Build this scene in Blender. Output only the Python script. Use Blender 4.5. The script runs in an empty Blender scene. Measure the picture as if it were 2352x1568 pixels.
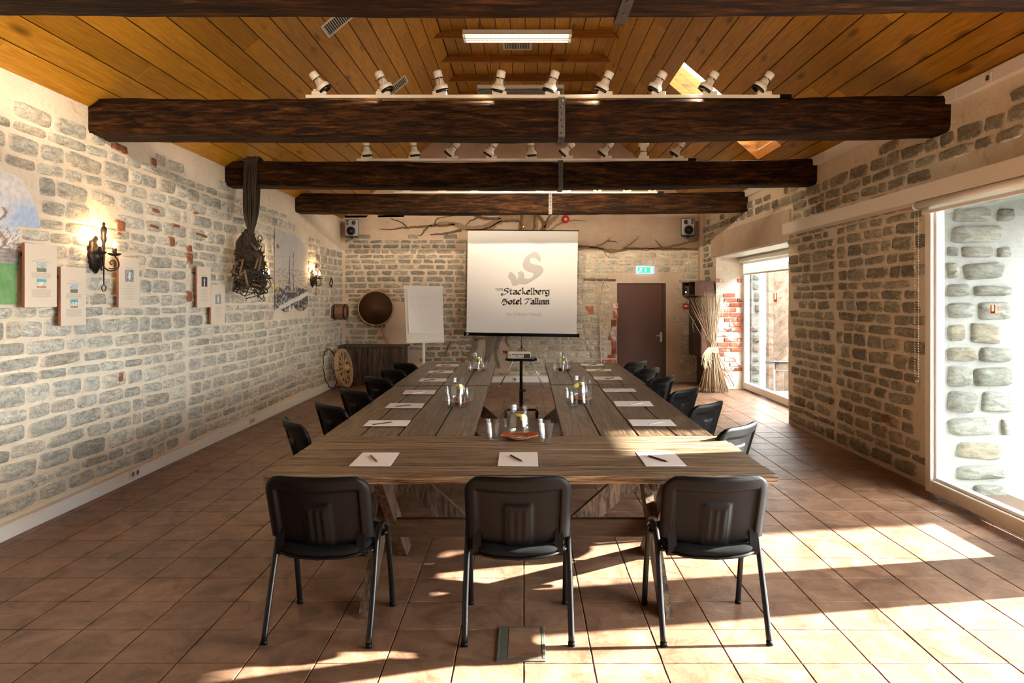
import bpy, bmesh, math, random
from mathutils import Vector, Matrix, Euler, noise as mnoise
R = math.radians
PI = math.pi
sc = bpy.context.scene
C = sc.collection
random.seed(7)

# ------------------------------------------------------------------ camera, world, sun, exposure
F, HX, HY, CZ = 1568.0, 1203.0, 686.0, 1.70      # focal length in pixels, vanishing point, eye height
cam_d = bpy.data.cameras.new('camera'); cam = bpy.data.objects.new('camera', cam_d); C.objects.link(cam)
cam_d.sensor_width = 36.0; cam_d.lens = 36.0*F/2352.0
cam_d.shift_x = (1176.0-HX)/2352.0; cam_d.shift_y = (HY-784.0)/2352.0
cam_d.clip_start = 0.05; cam_d.clip_end = 200
cam.location = (0, 0, CZ); cam.rotation_euler = (R(90), 0, 0)
sc.camera = cam

SUN_E, SUN_AZ = 20.8, 9.5
world = bpy.data.worlds.new('sky'); sc.world = world; world.use_nodes = True
wn = world.node_tree; wn.nodes.clear()
wo = wn.nodes.new('ShaderNodeOutputWorld'); wb = wn.nodes.new('ShaderNodeBackground')
wb.inputs['Color'].default_value = (0.96, 0.97, 1.0, 1); wb.inputs['Strength'].default_value = 13.0
wn.links.new(wb.outputs[0], wo.inputs[0])
sd = bpy.data.lights.new('sun', 'SUN'); so = bpy.data.objects.new('sun', sd); C.objects.link(so)
sd.energy = 46.0; sd.angle = R(0.9); sd.color = (1.0, 0.96, 0.92)
tosun = Vector((math.cos(R(SUN_AZ))*math.cos(R(SUN_E)), math.sin(R(SUN_AZ))*math.cos(R(SUN_E)), math.sin(R(SUN_E))))
so.rotation_euler = tosun.to_track_quat('Z', 'Y').to_euler(); so.location = (12, 5, 8)
sc.view_settings.view_transform = 'Standard'; sc.view_settings.look = 'None'
sc.view_settings.gamma = 1.0; sc.view_settings.use_curve_mapping = False
sc.view_settings.exposure = 1.15
sc.cycles.use_denoising = True
sc.cycles.max_bounces = 10; sc.cycles.diffuse_bounces = 6; sc.cycles.transparent_max_bounces = 16
sc.cycles.caustics_reflective = False; sc.cycles.caustics_refractive = False
sc.cycles.sample_clamp_indirect = 6.0

def portal(loc, size, rot):
    l = bpy.data.lights.new('daylight_portal', 'AREA'); l.shape = 'RECTANGLE'; l.size, l.size_y = size
    l.cycles.is_portal = True
    o = bpy.data.objects.new('daylight_portal', l); C.objects.link(o); o.location = loc; o.rotation_euler = rot

# ------------------------------------------------------------------ helpers
def P(px, py, d):                                   # a pixel of the photograph at distance d
    return Vector(((px-HX)/F*d, d, CZ+(HY-py)/F*d))
def onz(px, py, z):                                 # a pixel on the horizontal plane of height z
    d = (CZ-z)*F/(py-HY)
    return P(px, py, d)

def tag(o, label=None, cat=None, group=None, kind=None):
    if label: o['label'] = label
    if cat: o['category'] = cat
    if group: o['group'] = group
    if kind: o['kind'] = kind
    return o
def empty(name, loc=(0, 0, 0), rz=0.0, label=None, cat=None, group=None):
    o = bpy.data.objects.new(name, None); C.objects.link(o); o.empty_display_size = 0.1
    o.location = loc; o.rotation_euler = (0, 0, rz)
    return tag(o, label, cat, group)
KIDS = {}
def setparent(o, p):
    o.parent = p; KIDS.setdefault(p.name, []).append(o)
def copy_tree(o, parent=None):
    c = o.copy(); C.objects.link(c)
    if parent: setparent(c, parent)
    for ch in KIDS.get(o.name, []): copy_tree(ch, c)
    return c

class MB:
    def __init__(s): s.v = []; s.f = []; s.sm = []; s.attr = []
    def add(s, vs, fs, smooth=False, attr=None):
        n = len(s.v); s.v += [tuple(p) for p in vs]
        s.f += [tuple(i+n for i in f) for f in fs]; s.sm += [smooth]*len(fs)
        s.attr += attr if attr is not None else [None]*len(vs)
        return s
    def box(s, x0, x1, y0, y1, z0, z1, M=None, bev=0.0):
        if bev > 0:
            b = bev; vs = []; 
            for (z, i) in ((z0, b), (z0+b, 0), (z1-b, 0), (z1, b)):
                for (x, y) in ((x0+b+i, y0+i), (x1-b-i, y0+i), (x1-i, y0+b+i), (x1-i, y1-b-i), (x1-b-i, y1-i), (x0+b+i, y1-i), (x0+i, y1-b-i), (x0+i, y0+b+i)):
                    vs.append(Vector((x, y, z)))
            fs = [tuple(range(7, -1, -1)), tuple(range(24, 32))]
            for k in range(3):
                for j in range(8):
                    a = k*8+j; c = k*8+(j+1) % 8; fs.append((a, c, c+8, a+8))
        else:
            vs = [Vector(p) for p in ((x0,y0,z0),(x1,y0,z0),(x1,y1,z0),(x0,y1,z0),(x0,y0,z1),(x1,y0,z1),(x1,y1,z1),(x0,y1,z1))]
            fs = [(3,2,1,0),(4,5,6,7),(0,1,5,4),(1,2,6,5),(2,3,7,6),(3,0,4,7)]
        if M: vs = [M @ p for p in vs]
        return s.add(vs, fs)
    def tube(s, pts, r, n=8, closed=False, cap=True, smooth=True, ry=None):
        pts = [Vector(p) for p in pts]; m = len(pts)
        rr = r if isinstance(r, (list, tuple)) else [r]*m
        vs = []; up = None
        for i, p in enumerate(pts):
            a = pts[(i-1) % m] if (closed or i > 0) else p
            b = pts[(i+1) % m] if (closed or i < m-1) else p
            t = (b-a)
            t = t.normalized() if t.length > 1e-9 else Vector((0, 0, 1))
            if up is None:
                up = Vector((0, 0, 1)) if abs(t.z) < 0.9 else Vector((1, 0, 0))
            u = (up - t*up.dot(t))
            u = u.normalized() if u.length > 1e-6 else t.orthogonal().normalized()
            w = t.cross(u); up = u
            for k in range(n):
                an = 2*PI*k/n
                vs.append(p + u*math.cos(an)*rr[i] + w*math.sin(an)*(ry if ry else rr[i]))
        fs = []
        for i in range(m if closed else m-1):
            for k in range(n):
                a = i*n+k; b = i*n+(k+1) % n; c = ((i+1) % m)*n+(k+1) % n; d = ((i+1) % m)*n+k
                fs.append((a, b, c, d))
        if cap and not closed:
            fs.append(tuple(range(n-1, -1, -1))); fs.append(tuple(range((m-1)*n, m*n)))
        return s.add(vs, fs, smooth)
    def lathe(s, prof, n=24, M=None, smooth=True, closed=False):
        vs = []
        for (r, z) in prof:
            for k in range(n):
                a = 2*PI*k/n; v = Vector((r*math.cos(a), r*math.sin(a), z)); vs.append(M @ v if M else v)
        fs = []; m = len(prof)
        for i in range(m if closed else m-1):
            j = (i+1) % m
            for k in range(n):
                fs.append((i*n+k, i*n+(k+1) % n, j*n+(k+1) % n, j*n+k))
        if not closed:
            if prof[0][0] > 1e-4: fs.append(tuple(range(n-1, -1, -1)))
            if prof[-1][0] > 1e-4: fs.append(tuple(range((m-1)*n, m*n)))
        return s.add(vs, fs, smooth)
    def prism(s, poly, t, M=None, smooth=False):      # poly in xz, extruded along y from 0 to t
        n = len(poly)
        vs = [Vector((x, 0, z)) for x, z in poly]+[Vector((x, t, z)) for x, z in poly]
        if M: vs = [M @ v for v in vs]
        fs = [tuple(range(n)), tuple(range(2*n-1, n-1, -1))]
        for i in range(n):
            j = (i+1) % n; fs.append((j, i, i+n, j+n))
        return s.add(vs, fs, smooth)
    def bar(s, a, b, w, t, side=None):                # a board from a to b, width w, thickness t along side
        a = Vector(a); b = Vector(b); d = (b-a).normalized()
        sv = Vector(side).normalized() if side else d.orthogonal().normalized()
        u = d.cross(sv).normalized()
        vs = []
        for p in (a, b):
            for (i, j) in ((-1, -1), (1, -1), (1, 1), (-1, 1)):
                vs.append(p + u*(i*w/2) + sv*(j*t/2))
        return s.add(vs, [(3,2,1,0),(4,5,6,7),(0,1,5,4),(1,2,6,5),(2,3,7,6),(3,0,4,7)])
    def mesh(s, name, m, recalc=True):
        me = bpy.data.meshes.new(name); me.from_pydata(s.v, [], s.f)
        if any(s.sm): me.polygons.foreach_set('use_smooth', s.sm)
        if m: me.materials.append(m)
        if s.attr and s.attr[0] is not None:
            a = me.attributes.new('rim', 'FLOAT', 'POINT'); a.data.foreach_set('value', [q[0] for q in s.attr])
            c = me.attributes.new('tint', 'FLOAT_COLOR', 'POINT')
            fl = []
            for q in s.attr: fl += [q[1], q[2], q[3], 1.0]
            c.data.foreach_set('color', fl)
        if recalc:
            bm = bmesh.new(); bm.from_mesh(me); bmesh.ops.recalc_face_normals(bm, faces=bm.faces); bm.to_mesh(me); bm.free()
        return me
    def build(s, name, m, parent=None, loc=None, rot=None, recalc=True):
        o = bpy.data.objects.new(name, s.mesh(name, m, recalc)); C.objects.link(o)
        if loc is not None: o.location = loc
        if rot is not None: o.rotation_euler = rot
        if parent: setparent(o, parent)
        return o
def arc(cx, cy, r, a0, a1, n): return [(cx+r*math.cos(R(a0+(a1-a0)*i/(n-1))), cy+r*math.sin(R(a0+(a1-a0)*i/(n-1)))) for i in range(n)]
def smoothstep(a, b, x):
    t = max(0, min(1, (x-a)/(b-a))); return t*t*(3-2*t)
def lerp(a, b, t): return tuple(a[i]+(b[i]-a[i])*t for i in range(3))
def spline(pts, k=6):
    pts = [Vector(p) for p in pts]; out = []
    for i in range(len(pts)-1):
        p0 = pts[max(i-1, 0)]; p1 = pts[i]; p2 = pts[i+1]; p3 = pts[min(i+2, len(pts)-1)]
        for j in range(k):
            t = j/k
            out.append(0.5*((2*p1)+(p2-p0)*t+(2*p0-5*p1+4*p2-p3)*t*t+(3*p1-p0-3*p2+p3)*t*t*t))
    return out+[pts[-1]]

# ------------------------------------------------------------------ materials
class NT:
    def __init__(s, name):
        s.m = bpy.data.materials.new(name); s.m.use_nodes = True; s.t = s.m.node_tree; s.t.nodes.clear()
        s.out = s.n('OutputMaterial'); s.b = s.n('BsdfPrincipled'); s.l(s.b.outputs[0], s.out.inputs[0])
    def n(s, t): return s.t.nodes.new('ShaderNode'+t)
    def l(s, a, b): s.t.links.new(a, b)
    def coord(s, kind='Object', scale=(1, 1, 1), rnd=False):
        if kind == 'World': o = s.n('NewGeometry').outputs['Position']
        else: o = s.n('TexCoord').outputs[kind]
        mp = s.n('Mapping'); s.l(o, mp.inputs[0]); mp.inputs['Scale'].default_value = scale
        if rnd:
            oi = s.n('ObjectInfo'); mu = s.n('VectorMath'); mu.operation = 'SCALE'; mu.inputs['Scale'].default_value = 37.0
            cb = s.n('CombineXYZ')
            for i in range(3): s.l(oi.outputs['Random'], cb.inputs[i])
            s.l(cb.outputs[0], mu.inputs[0]); s.l(mu.outputs[0], mp.inputs['Location'])
        return mp.outputs[0]
    def noise(s, v, scale=5, detail=4, rough=0.55, dist=0.0):
        n = s.n('TexNoise'); s.l(v, n.inputs['Vector']); n.inputs['Scale'].default_value = scale
        n.inputs['Detail'].default_value = detail; n.inputs['Roughness'].default_value = rough; n.inputs['Distortion'].default_value = dist
        return n.outputs['Fac']
    def ramp(s, f, stops):
        r = s.n('ValToRGB'); s.l(f, r.inputs[0]); e = r.color_ramp.elements
        while len(e) < len(stops): e.new(0.5)
        for i, (p, c) in enumerate(stops):
            e[i].position = p; e[i].color = (c[0], c[1], c[2], 1) if not isinstance(c, (int, float)) else (c, c, c, 1)
        return r.outputs[0]
    def mix(s, f, a, b, mode='MIX'):
        m = s.n('Mix'); m.data_type = 'RGBA'; m.blend_type = mode
        for inp, val in ((m.inputs[0], f), (m.inputs[6], a), (m.inputs[7], b)):
            if isinstance(val, bpy.types.NodeSocket): s.l(val, inp)
            elif isinstance(val, (int, float)): inp.default_value = val
            else: inp.default_value = (val[0], val[1], val[2], 1)
        return m.outputs[2]
    def math(s, op, a, b=0.0, clamp=False):
        m = s.n('Math'); m.operation = op; m.use_clamp = clamp
        for inp, val in ((m.inputs[0], a), (m.inputs[1], b)):
            if isinstance(val, bpy.types.NodeSocket): s.l(val, inp)
            else: inp.default_value = val
        return m.outputs[0]
    def bump(s, h, strength=0.3, dist=0.01):
        b = s.n('Bump'); s.l(h, b.inputs['Height']); b.inputs['Strength'].default_value = strength; b.inputs['Distance'].default_value = dist
        s.l(b.outputs[0], s.b.inputs['Normal'])
    def set(s, col=None, rough=0.5, metal=0.0, spec=None, **k):
        if col is not None:
            if isinstance(col, bpy.types.NodeSocket): s.l(col, s.b.inputs['Base Color'])
            else: s.b.inputs['Base Color'].default_value = (col[0], col[1], col[2], 1)
        if isinstance(rough, bpy.types.NodeSocket): s.l(rough, s.b.inputs['Roughness'])
        else: s.b.inputs['Roughness'].default_value = rough
        s.b.inputs['Metallic'].default_value = metal
        if spec is not None: s.b.inputs['Specular IOR Level'].default_value = spec
        for q, v in k.items(): s.b.inputs[q.replace('_', ' ')].default_value = v
        return s.m
def plain(name, col, rough=0.5, metal=0.0, bump=0.0, bscale=60, var=0.12, **k):
    t = NT(name); v = t.coord('Object'); n = t.noise(v, bscale, 3)
    c = t.mix(n, [x*(1-var) for x in col], [min(1, x*(1+var)) for x in col])
    if bump: t.bump(n, bump, 0.002)
    return t.set(c, rough, metal, **k)
def emit(name, col, st):
    t = NT(name); t.set(col, 0.5); t.b.inputs['Emission Color'].default_value = (*col, 1); t.b.inputs['Emission Strength'].default_value = st
    return t.m
def wood(name, scale, stops, rough=0.55, bump=0.4, rnd=True, knots=0.0, kind='Object', tone=0.25, fine=1.0, bd=0.004, spec=0.4):
    t = NT(name); v = t.coord(kind, scale, rnd)
    g = t.noise(v, 3.0, 6, 0.62, 0.6); g2 = t.noise(v, 11.0*fine, 3, 0.6, 0.2)
    f = t.math('ADD', t.math('MULTIPLY', g, 0.7), t.math('MULTIPLY', g2, 0.3))
    c = t.ramp(f, stops)
    h = f
    if knots:
        v2 = t.coord(kind, tuple(x**0.45*1.6 for x in scale), rnd)
        vo = t.n('TexVoronoi'); t.l(v2, vo.inputs['Vector']); vo.inputs['Scale'].default_value = 0.9
        k = t.ramp(vo.outputs['Distance'], [(0.0, 1.0), (knots, 0.6), (knots*1.8, 0.0)])
        c = t.mix(k, c, [x*0.35 for x in stops[0][1]])
    oi = t.n('ObjectInfo')
    w = t.ramp(oi.outputs['Random'], [(0, 1.0-tone), (1, 1.0+tone*0.6)])
    c = t.mix(1.0, c, w, 'MULTIPLY')
    t.bump(h, bump, bd)
    return t.set(c, rough, spec=spec)

M = {}
def mortar(name, col, alt, bump=0.5, stain=(0.30, 0.24, 0.17)):
    t = NT(name); v = t.coord('World'); a = t.noise(v, 2.2, 5, 0.6); b = t.noise(v, 26, 5, 0.65); c2 = t.noise(v, 7, 4, 0.6, 0.8)
    c = t.mix(t.ramp(a, [(0.35, 0.0), (0.65, 1.0)]), col, alt)
    c = t.mix(t.ramp(c2, [(0.60, 0.0), (0.74, 0.5)]), c, stain)
    c = t.mix(t.ramp(b, [(0.30, 0.35), (0.50, 0.0)]), c, [x*0.6 for x in col])
    h = t.math('ADD', t.math('MULTIPLY', b, 0.45), c2)
    t.bump(h, bump, 0.02)
    return t.set(c, 0.93, spec=0.15)
M['mortar'] = mortar('lime_mortar', (0.82, 0.72, 0.575), (0.74, 0.63, 0.48))
M['plaster'] = mortar('rough_plaster', (0.66, 0.53, 0.41), (0.56, 0.43, 0.32), 0.25, (0.42, 0.32, 0.24))
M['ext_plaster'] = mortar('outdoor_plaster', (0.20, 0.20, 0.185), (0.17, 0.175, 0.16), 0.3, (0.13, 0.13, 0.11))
def stone_mat(name, smear):
    t = NT(name); v = t.coord('World'); vs = t.coord('World', (1, 1, 3.0))
    a = t.noise(vs, 9, 6, 0.68, 0.5); b = t.noise(v, 48, 4, 0.7); e = t.noise(v, 15, 4, 0.6)
    at = t.n('Attribute'); at.attribute_name = 'tint'; rim = t.n('Attribute'); rim.attribute_name = 'rim'
    c = t.mix(t.ramp(a, [(0.38, 0.0), (0.62, 1.0)]), (0.66, 0.66, 0.64), (1.20, 1.18, 1.14))
    c = t.mix(1.0, at.outputs['Color'], c, 'MULTIPLY')
    c = t.mix(t.ramp(b, [(0.34, 0.6), (0.46, 0.0)]), c, (0.10, 0.085, 0.06))
    cr = t.noise(t.coord('World', (1, 1, 2.6)), 13, 5, 0.75, 1.2)
    c = t.mix(t.ramp(cr, [(0.475, 0.0), (0.498, 0.5), (0.52, 0.0)]), c, (0.16, 0.135, 0.10))
    f = t.math('ADD', rim.outputs['Fac'], t.math('MULTIPLY', t.math('SUBTRACT', e, 0.5), 2.6))
    f = t.ramp(f, [(0.36, 0.0), (0.98, 1.0)])
    c = t.mix(f, c, smear)
    h = t.math('ADD', t.math('MULTIPLY', a, 1.4), t.math('MULTIPLY', b, 0.5))
    t.bump(h, 0.75, 0.022)
    return t.set(c, 0.9, spec=0.2)
M['stone'] = stone_mat('limestone', (0.80, 0.70, 0.55))
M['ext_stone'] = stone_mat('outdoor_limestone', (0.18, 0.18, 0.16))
M['white_stone'] = stone_mat('limewashed_stone', (0.70, 0.60, 0.46))
M['ceil'] = wood('honey_pine', (14, 0.8, 14), [(0.36, (0.33, 0.145, 0.010)), (0.5, (0.44, 0.205, 0.016)), (0.64, (0.54, 0.275, 0.030))], 0.42, 0.12, knots=0.10, tone=0.28, bd=0.002)
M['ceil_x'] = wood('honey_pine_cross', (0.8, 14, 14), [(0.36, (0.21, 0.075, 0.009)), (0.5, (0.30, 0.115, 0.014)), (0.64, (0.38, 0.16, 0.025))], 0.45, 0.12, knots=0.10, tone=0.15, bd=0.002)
M['joint'] = plain('dark_joint', (0.035, 0.02, 0.010), 0.9)
M['beam'] = wood('tarred_beam', (1.1, 9, 9), [(0.38, (0.004, 0.002, 0.001)), (0.48, (0.022, 0.008, 0.0022)), (0.58, (0.065, 0.025, 0.006)), (0.68, (0.16, 0.066, 0.015))], 0.72, 1.0, tone=0.05, bd=0.03, spec=0.15)
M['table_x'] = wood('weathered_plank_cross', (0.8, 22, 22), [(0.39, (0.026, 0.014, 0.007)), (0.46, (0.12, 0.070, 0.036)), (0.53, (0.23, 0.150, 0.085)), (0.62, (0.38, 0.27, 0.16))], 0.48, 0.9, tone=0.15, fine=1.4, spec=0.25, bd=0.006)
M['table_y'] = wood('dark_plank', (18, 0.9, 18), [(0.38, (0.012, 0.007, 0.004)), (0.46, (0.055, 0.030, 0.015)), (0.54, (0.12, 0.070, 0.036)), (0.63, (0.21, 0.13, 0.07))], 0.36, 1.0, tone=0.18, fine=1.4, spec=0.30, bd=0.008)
M['leg'] = wood('trestle_board', (9, 9, 1.6), [(0.38, (0.022, 0.011, 0.006)), (0.50, (0.085, 0.048, 0.027)), (0.62, (0.19, 0.12, 0.07))], 0.6, 0.6, tone=0.15)
M['leg_x'] = wood('stretcher_board', (1.2, 12, 12), [(0.30, (0.025, 0.012, 0.006)), (0.55, (0.07, 0.035, 0.015)), (0.75, (0.14, 0.075, 0.03))], 0.6, 0.5, tone=0.1)
M['bar_wood'] = wood('stained_board', (12, 12, 1.0), [(0.38, (0.016, 0.009, 0.006)), (0.50, (0.06, 0.034, 0.022)), (0.62, (0.14, 0.085, 0.052))], 0.6, 0.5, tone=0.3)
M['wheel'] = wood('pale_oak', (7, 7, 7), [(0.30, (0.40, 0.24, 0.11)), (0.55, (0.60, 0.40, 0.22)), (0.75, (0.70, 0.50, 0.30))], 0.6, 0.3, tone=0.1)
M['gate_wood'] = wood('gate_board', (3, 3, 3), [(0.38, (0.10, 0.055, 0.033)), (0.5, (0.18, 0.115, 0.072)), (0.62, (0.26, 0.175, 0.12))], 0.7, 0.4, tone=0.2)
M['barrel'] = wood('barrel_oak', (2, 10, 10), [(0.30, (0.09, 0.045, 0.02)), (0.55, (0.19, 0.10, 0.045)), (0.75, (0.28, 0.16, 0.07))], 0.5, 0.4)
# terracotta
def tile_mat():
    t = NT('terracotta'); v = t.coord('World'); a = t.noise(v, 4.5, 6, 0.65, 0.9); b = t.noise(v, 13, 5, 0.6, 2.2); d = t.noise(v, 1.2, 2)
    c = t.ramp(a, [(0.36, (0.135, 0.068, 0.038)), (0.50, (0.225, 0.118, 0.068)), (0.66, (0.31, 0.175, 0.108))])
    c = t.mix(t.ramp(b, [(0.47, 0.0), (0.50, 0.45), (0.53, 0.0)]), c, (0.16, 0.075, 0.04))
    oi = t.n('ObjectInfo'); w = t.ramp(oi.outputs['Random'], [(0, 0.86), (1, 1.10)])
    c = t.mix(1.0, c, w, 'MULTIPLY')
    r = t.ramp(b, [(0.3, 0.36), (0.7, 0.52)])
    t.bump(t.math('ADD', b, t.math('MULTIPLY', a, 0.6)), 0.22, 0.012)
    return t.set(c, r, spec=0.45)
M['tile'] = tile_mat()
M['grout'] = plain('grout', (0.09, 0.055, 0.035), 0.95, var=0.3)
def brick_mat():
    t = NT('old_brick'); v = t.coord('World'); a = t.noise(v, 9, 5, 0.65); b = t.noise(v, 5, 4, 0.6, 0.5)
    oi = t.n('ObjectInfo')
    c = t.ramp(a, [(0.3, (0.33, 0.085, 0.045)), (0.6, (0.50, 0.16, 0.09)), (0.8, (0.58, 0.25, 0.16))])
    c = t.mix(1.0, c, t.ramp(oi.outputs['Random'], [(0, 0.55), (0.35, 0.95), (1, 1.2)]), 'MULTIPLY')
    c = t.mix(t.ramp(b, [(0.52, 0.0), (0.60, 0.9)]), c, (0.78, 0.70, 0.62))
    t.bump(a, 0.5, 0.012); return t.set(c, 0.88, spec=0.2)
M['brick'] = brick_mat()
M['limewash'] = mortar('flaking_limewash', (0.78, 0.71, 0.62), (0.70, 0.60, 0.50), 0.5)
M['white'] = plain('white_enamel', (0.80, 0.77, 0.70), 0.35, var=0.03)
M['trunk'] = plain('cream_trunking', (0.90, 0.87, 0.82), 0.4, var=0.03)
M['upvc'] = plain('window_frame', (0.82, 0.78, 0.70), 0.3, var=0.03)
M['pelmet'] = plain('cream_pelmet', (0.86, 0.80, 0.70), 0.5, var=0.03)
M['black_plastic'] = plain('black_moulded_plastic', (0.0035, 0.003, 0.0032), 0.42, bump=0.35, bscale=500, spec=0.14)
M['black_fabric'] = plain('black_fabric', (0.008, 0.0075, 0.0075), 0.95, bump=0.5, bscale=600, var=0.4, spec=0.08)
M['black_metal'] = plain('black_metal', (0.007, 0.0065, 0.0065), 0.28, var=0.1, spec=0.3)
M['iron'] = plain('wrought_iron', (0.03, 0.022, 0.018), 0.45, 0.6, bump=0.3, bscale=40)
M['strap'] = plain('riveted_steel', (0.10, 0.09, 0.08), 0.55, 0.6, bump=0.4, bscale=30, var=0.3)
M['chrome'] = plain('satin_steel', (0.55, 0.54, 0.52), 0.25, 0.9, var=0.05)
M['lamp'] = plain('cream_lamp_metal', (0.74, 0.69, 0.58), 0.35, var=0.04)
M['paper'] = plain('paper', (0.86, 0.82, 0.78), 0.7, var=0.02)
M['pencil'] = plain('navy_pencil', (0.015, 0.015, 0.04), 0.3)
M['pencil_tip'] = plain('pencil_point_wood', (0.55, 0.40, 0.22), 0.6)
M['silver'] = plain('grey_pencil', (0.42, 0.41, 0.40), 0.35, 0.3)
M['plate'] = plain('terracotta_glaze', (0.50, 0.10, 0.03), 0.18, var=0.1)
M['screen'] = plain('projection_fabric', (0.86, 0.84, 0.82), 0.85, var=0.01)
M['ink'] = plain('projected_grey', (0.30, 0.27, 0.25), 0.85, var=0.02)
M['ink_light'] = plain('projected_light_grey', (0.55, 0.53, 0.52), 0.85, var=0.04)
M['ink_edge'] = plain('projected_edge_grey', (0.36, 0.34, 0.34), 0.85, var=0.02)
M['door'] = plain('brown_door_paint', (0.105, 0.040, 0.022), 0.42, var=0.06)
M['door_frame'] = plain('dark_brown_frame', (0.07, 0.03, 0.012), 0.45)
M['wenge'] = wood('dark_veneer', (14, 14, 1.2), [(0.3, (0.018, 0.009, 0.007)), (0.7, (0.05, 0.024, 0.018))], 0.35, 0.1, tone=0.05)
M['wenge_lit'] = wood('lit_veneer', (14, 14, 1.2), [(0.3, (0.10, 0.042, 0.03)), (0.7, (0.19, 0.09, 0.065))], 0.3, 0.1, tone=0.05)  # veneer coloured lighter to stand for light on the cabinet's near faces
M['red'] = plain('signal_red', (0.55, 0.02, 0.015), 0.3, var=0.05)
M['orange'] = plain('orange_sticker', (0.90, 0.16, 0.03), 0.5, var=0.03)
M['green'] = emit('exit_green', (0.02, 0.42, 0.20), 1.0)
M['exit_white'] = emit('exit_white', (0.75, 0.95, 1.0), 2.4)
M['exit_case'] = emit('exit_case_glow', (0.50, 0.60, 0.85), 0.9)
M['bulb'] = emit('candle_bulb', (1.0, 0.62, 0.28), 30.0)
M['tubelight'] = emit('fluorescent_tube', (1.0, 0.86, 0.66), 1.8)
M['rope'] = plain('tarred_rope', (0.050, 0.036, 0.022), 0.9, bump=0.6, bscale=120, var=0.5)
M['rope_light'] = plain('hemp_cord', (0.42, 0.30, 0.18), 0.9, bump=0.5, bscale=120)
M['float'] = wood('net_float', (5, 5, 5), [(0.3, (0.11, 0.055, 0.025)), (0.7, (0.24, 0.14, 0.08))], 0.6, 0.3)
M['reed'] = wood('dried_reed', (3, 3, 1.5), [(0.25, (0.34, 0.22, 0.12)), (0.5, (0.58, 0.42, 0.27)), (0.8, (0.72, 0.58, 0.42))], 0.7, 0.2, tone=0.35)
M['straw'] = plain('straw', (0.78, 0.64, 0.40), 0.7, var=0.2)
M['silver_plastic'] = plain('silver_plastic', (0.22, 0.215, 0.21), 0.35, 0.5)
M['speaker_cone'] = plain('speaker_cone', (0.02, 0.02, 0.022), 0.5)
M['sieve_mesh'] = plain('sieve_mesh', (0.12, 0.060, 0.026), 0.7, bump=0.6, bscale=220, var=0.6)
M['sieve_rim'] = wood('bent_rim', (2, 2, 8), [(0.3, (0.34, 0.19, 0.08)), (0.7, (0.52, 0.32, 0.15))], 0.5, 0.2)
M['mural_brown'] = plain('mural_brown', (0.17, 0.105, 0.055), 0.95, var=0.5, bscale=9)
M['mural_soft'] = plain('mural_light_brown', (0.33, 0.225, 0.135), 0.95, var=0.45, bscale=9)
M['mural_gray'] = plain('mural_grey', (0.24, 0.20, 0.155), 0.95, var=0.6, bscale=9)
def frosted():  # frosting added to spread the sun so no beam passes the skylight
    t = NT('frosted_skylight'); t.set((0.9, 0.9, 0.88), 0.6); tr = t.n('BsdfTranslucent'); tr.inputs[0].default_value = (0.60, 0.56, 0.48, 1); mx = t.n('MixShader'); mx.inputs[0].default_value = 0.85
    t.l(t.b.outputs[0], mx.inputs[1]); t.l(tr.outputs[0], mx.inputs[2]); t.l(mx.outputs[0], t.out.inputs[0]); return t.m
M['frost'] = frosted()
M['board'] = plain('display_board', (0.80, 0.68, 0.53), 0.45, var=0.015)
M['board_edge'] = plain('board_edge_red', (0.45, 0.16, 0.10), 0.6)
M['print'] = plain('printed_grey', (0.42, 0.35, 0.28), 0.7)
M['cast'] = plain('worn_floor_frame', (0.11, 0.11, 0.085), 0.5, 0.3, bump=0.4, bscale=30, var=0.3)
M['paving'] = plain('outdoor_paving', (0.10, 0.10, 0.098), 0.9, bump=0.5, bscale=12, var=0.2)
M['lemon'] = plain('lemon_slice', (0.85, 0.62, 0.08), 0.4)
M['lime'] = plain('lime_slice', (0.42, 0.62, 0.06), 0.4)
M['proj'] = plain('beige_projector', (0.62, 0.55, 0.45), 0.4, var=0.03)
M['dark_grille'] = plain('dark_grille', (0.03, 0.025, 0.02), 0.6)
def blind_mat():
    t = NT('blind_fabric'); t.set((0.80, 0.79, 0.74), 0.8)
    tr = t.n('BsdfTranslucent'); tr.inputs[0].default_value = (0.85, 0.83, 0.76, 1); mx = t.n('MixShader'); mx.inputs[0].default_value = 0.45
    t.l(t.b.outputs[0], mx.inputs[1]); t.l(tr.outputs[0], mx.inputs[2]); t.l(mx.outputs[0], t.out.inputs[0]); return t.m
M['blind'] = blind_mat()
def pane_mat():
    t = NT('window_glass'); tp = t.n('BsdfTransparent'); tp.inputs[0].default_value = (0.95, 0.98, 0.97, 1)
    g = t.n('BsdfGlossy'); g.inputs['Roughness'].default_value = 0.0; fr = t.n('LayerWeight'); fr.inputs[0].default_value = 0.5
    mx = t.n('MixShader'); t.l(t.math('ADD', t.math('MULTIPLY', t.math('POWER', fr.outputs['Facing'], 5.0), 0.7), 0.035), mx.inputs[0]); t.l(tp.outputs[0], mx.inputs[1]); t.l(g.outputs[0], mx.inputs[2]); t.l(mx.outputs[0], t.out.inputs[0]); return t.m
M['pane'] = pane_mat()
def glass_mat(name, ior, col):
    t = NT(name); t.set(col, 0.0); t.b.inputs['Transmission Weight'].default_value = 1.0; t.b.inputs['IOR'].default_value = ior; return t.m
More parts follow.
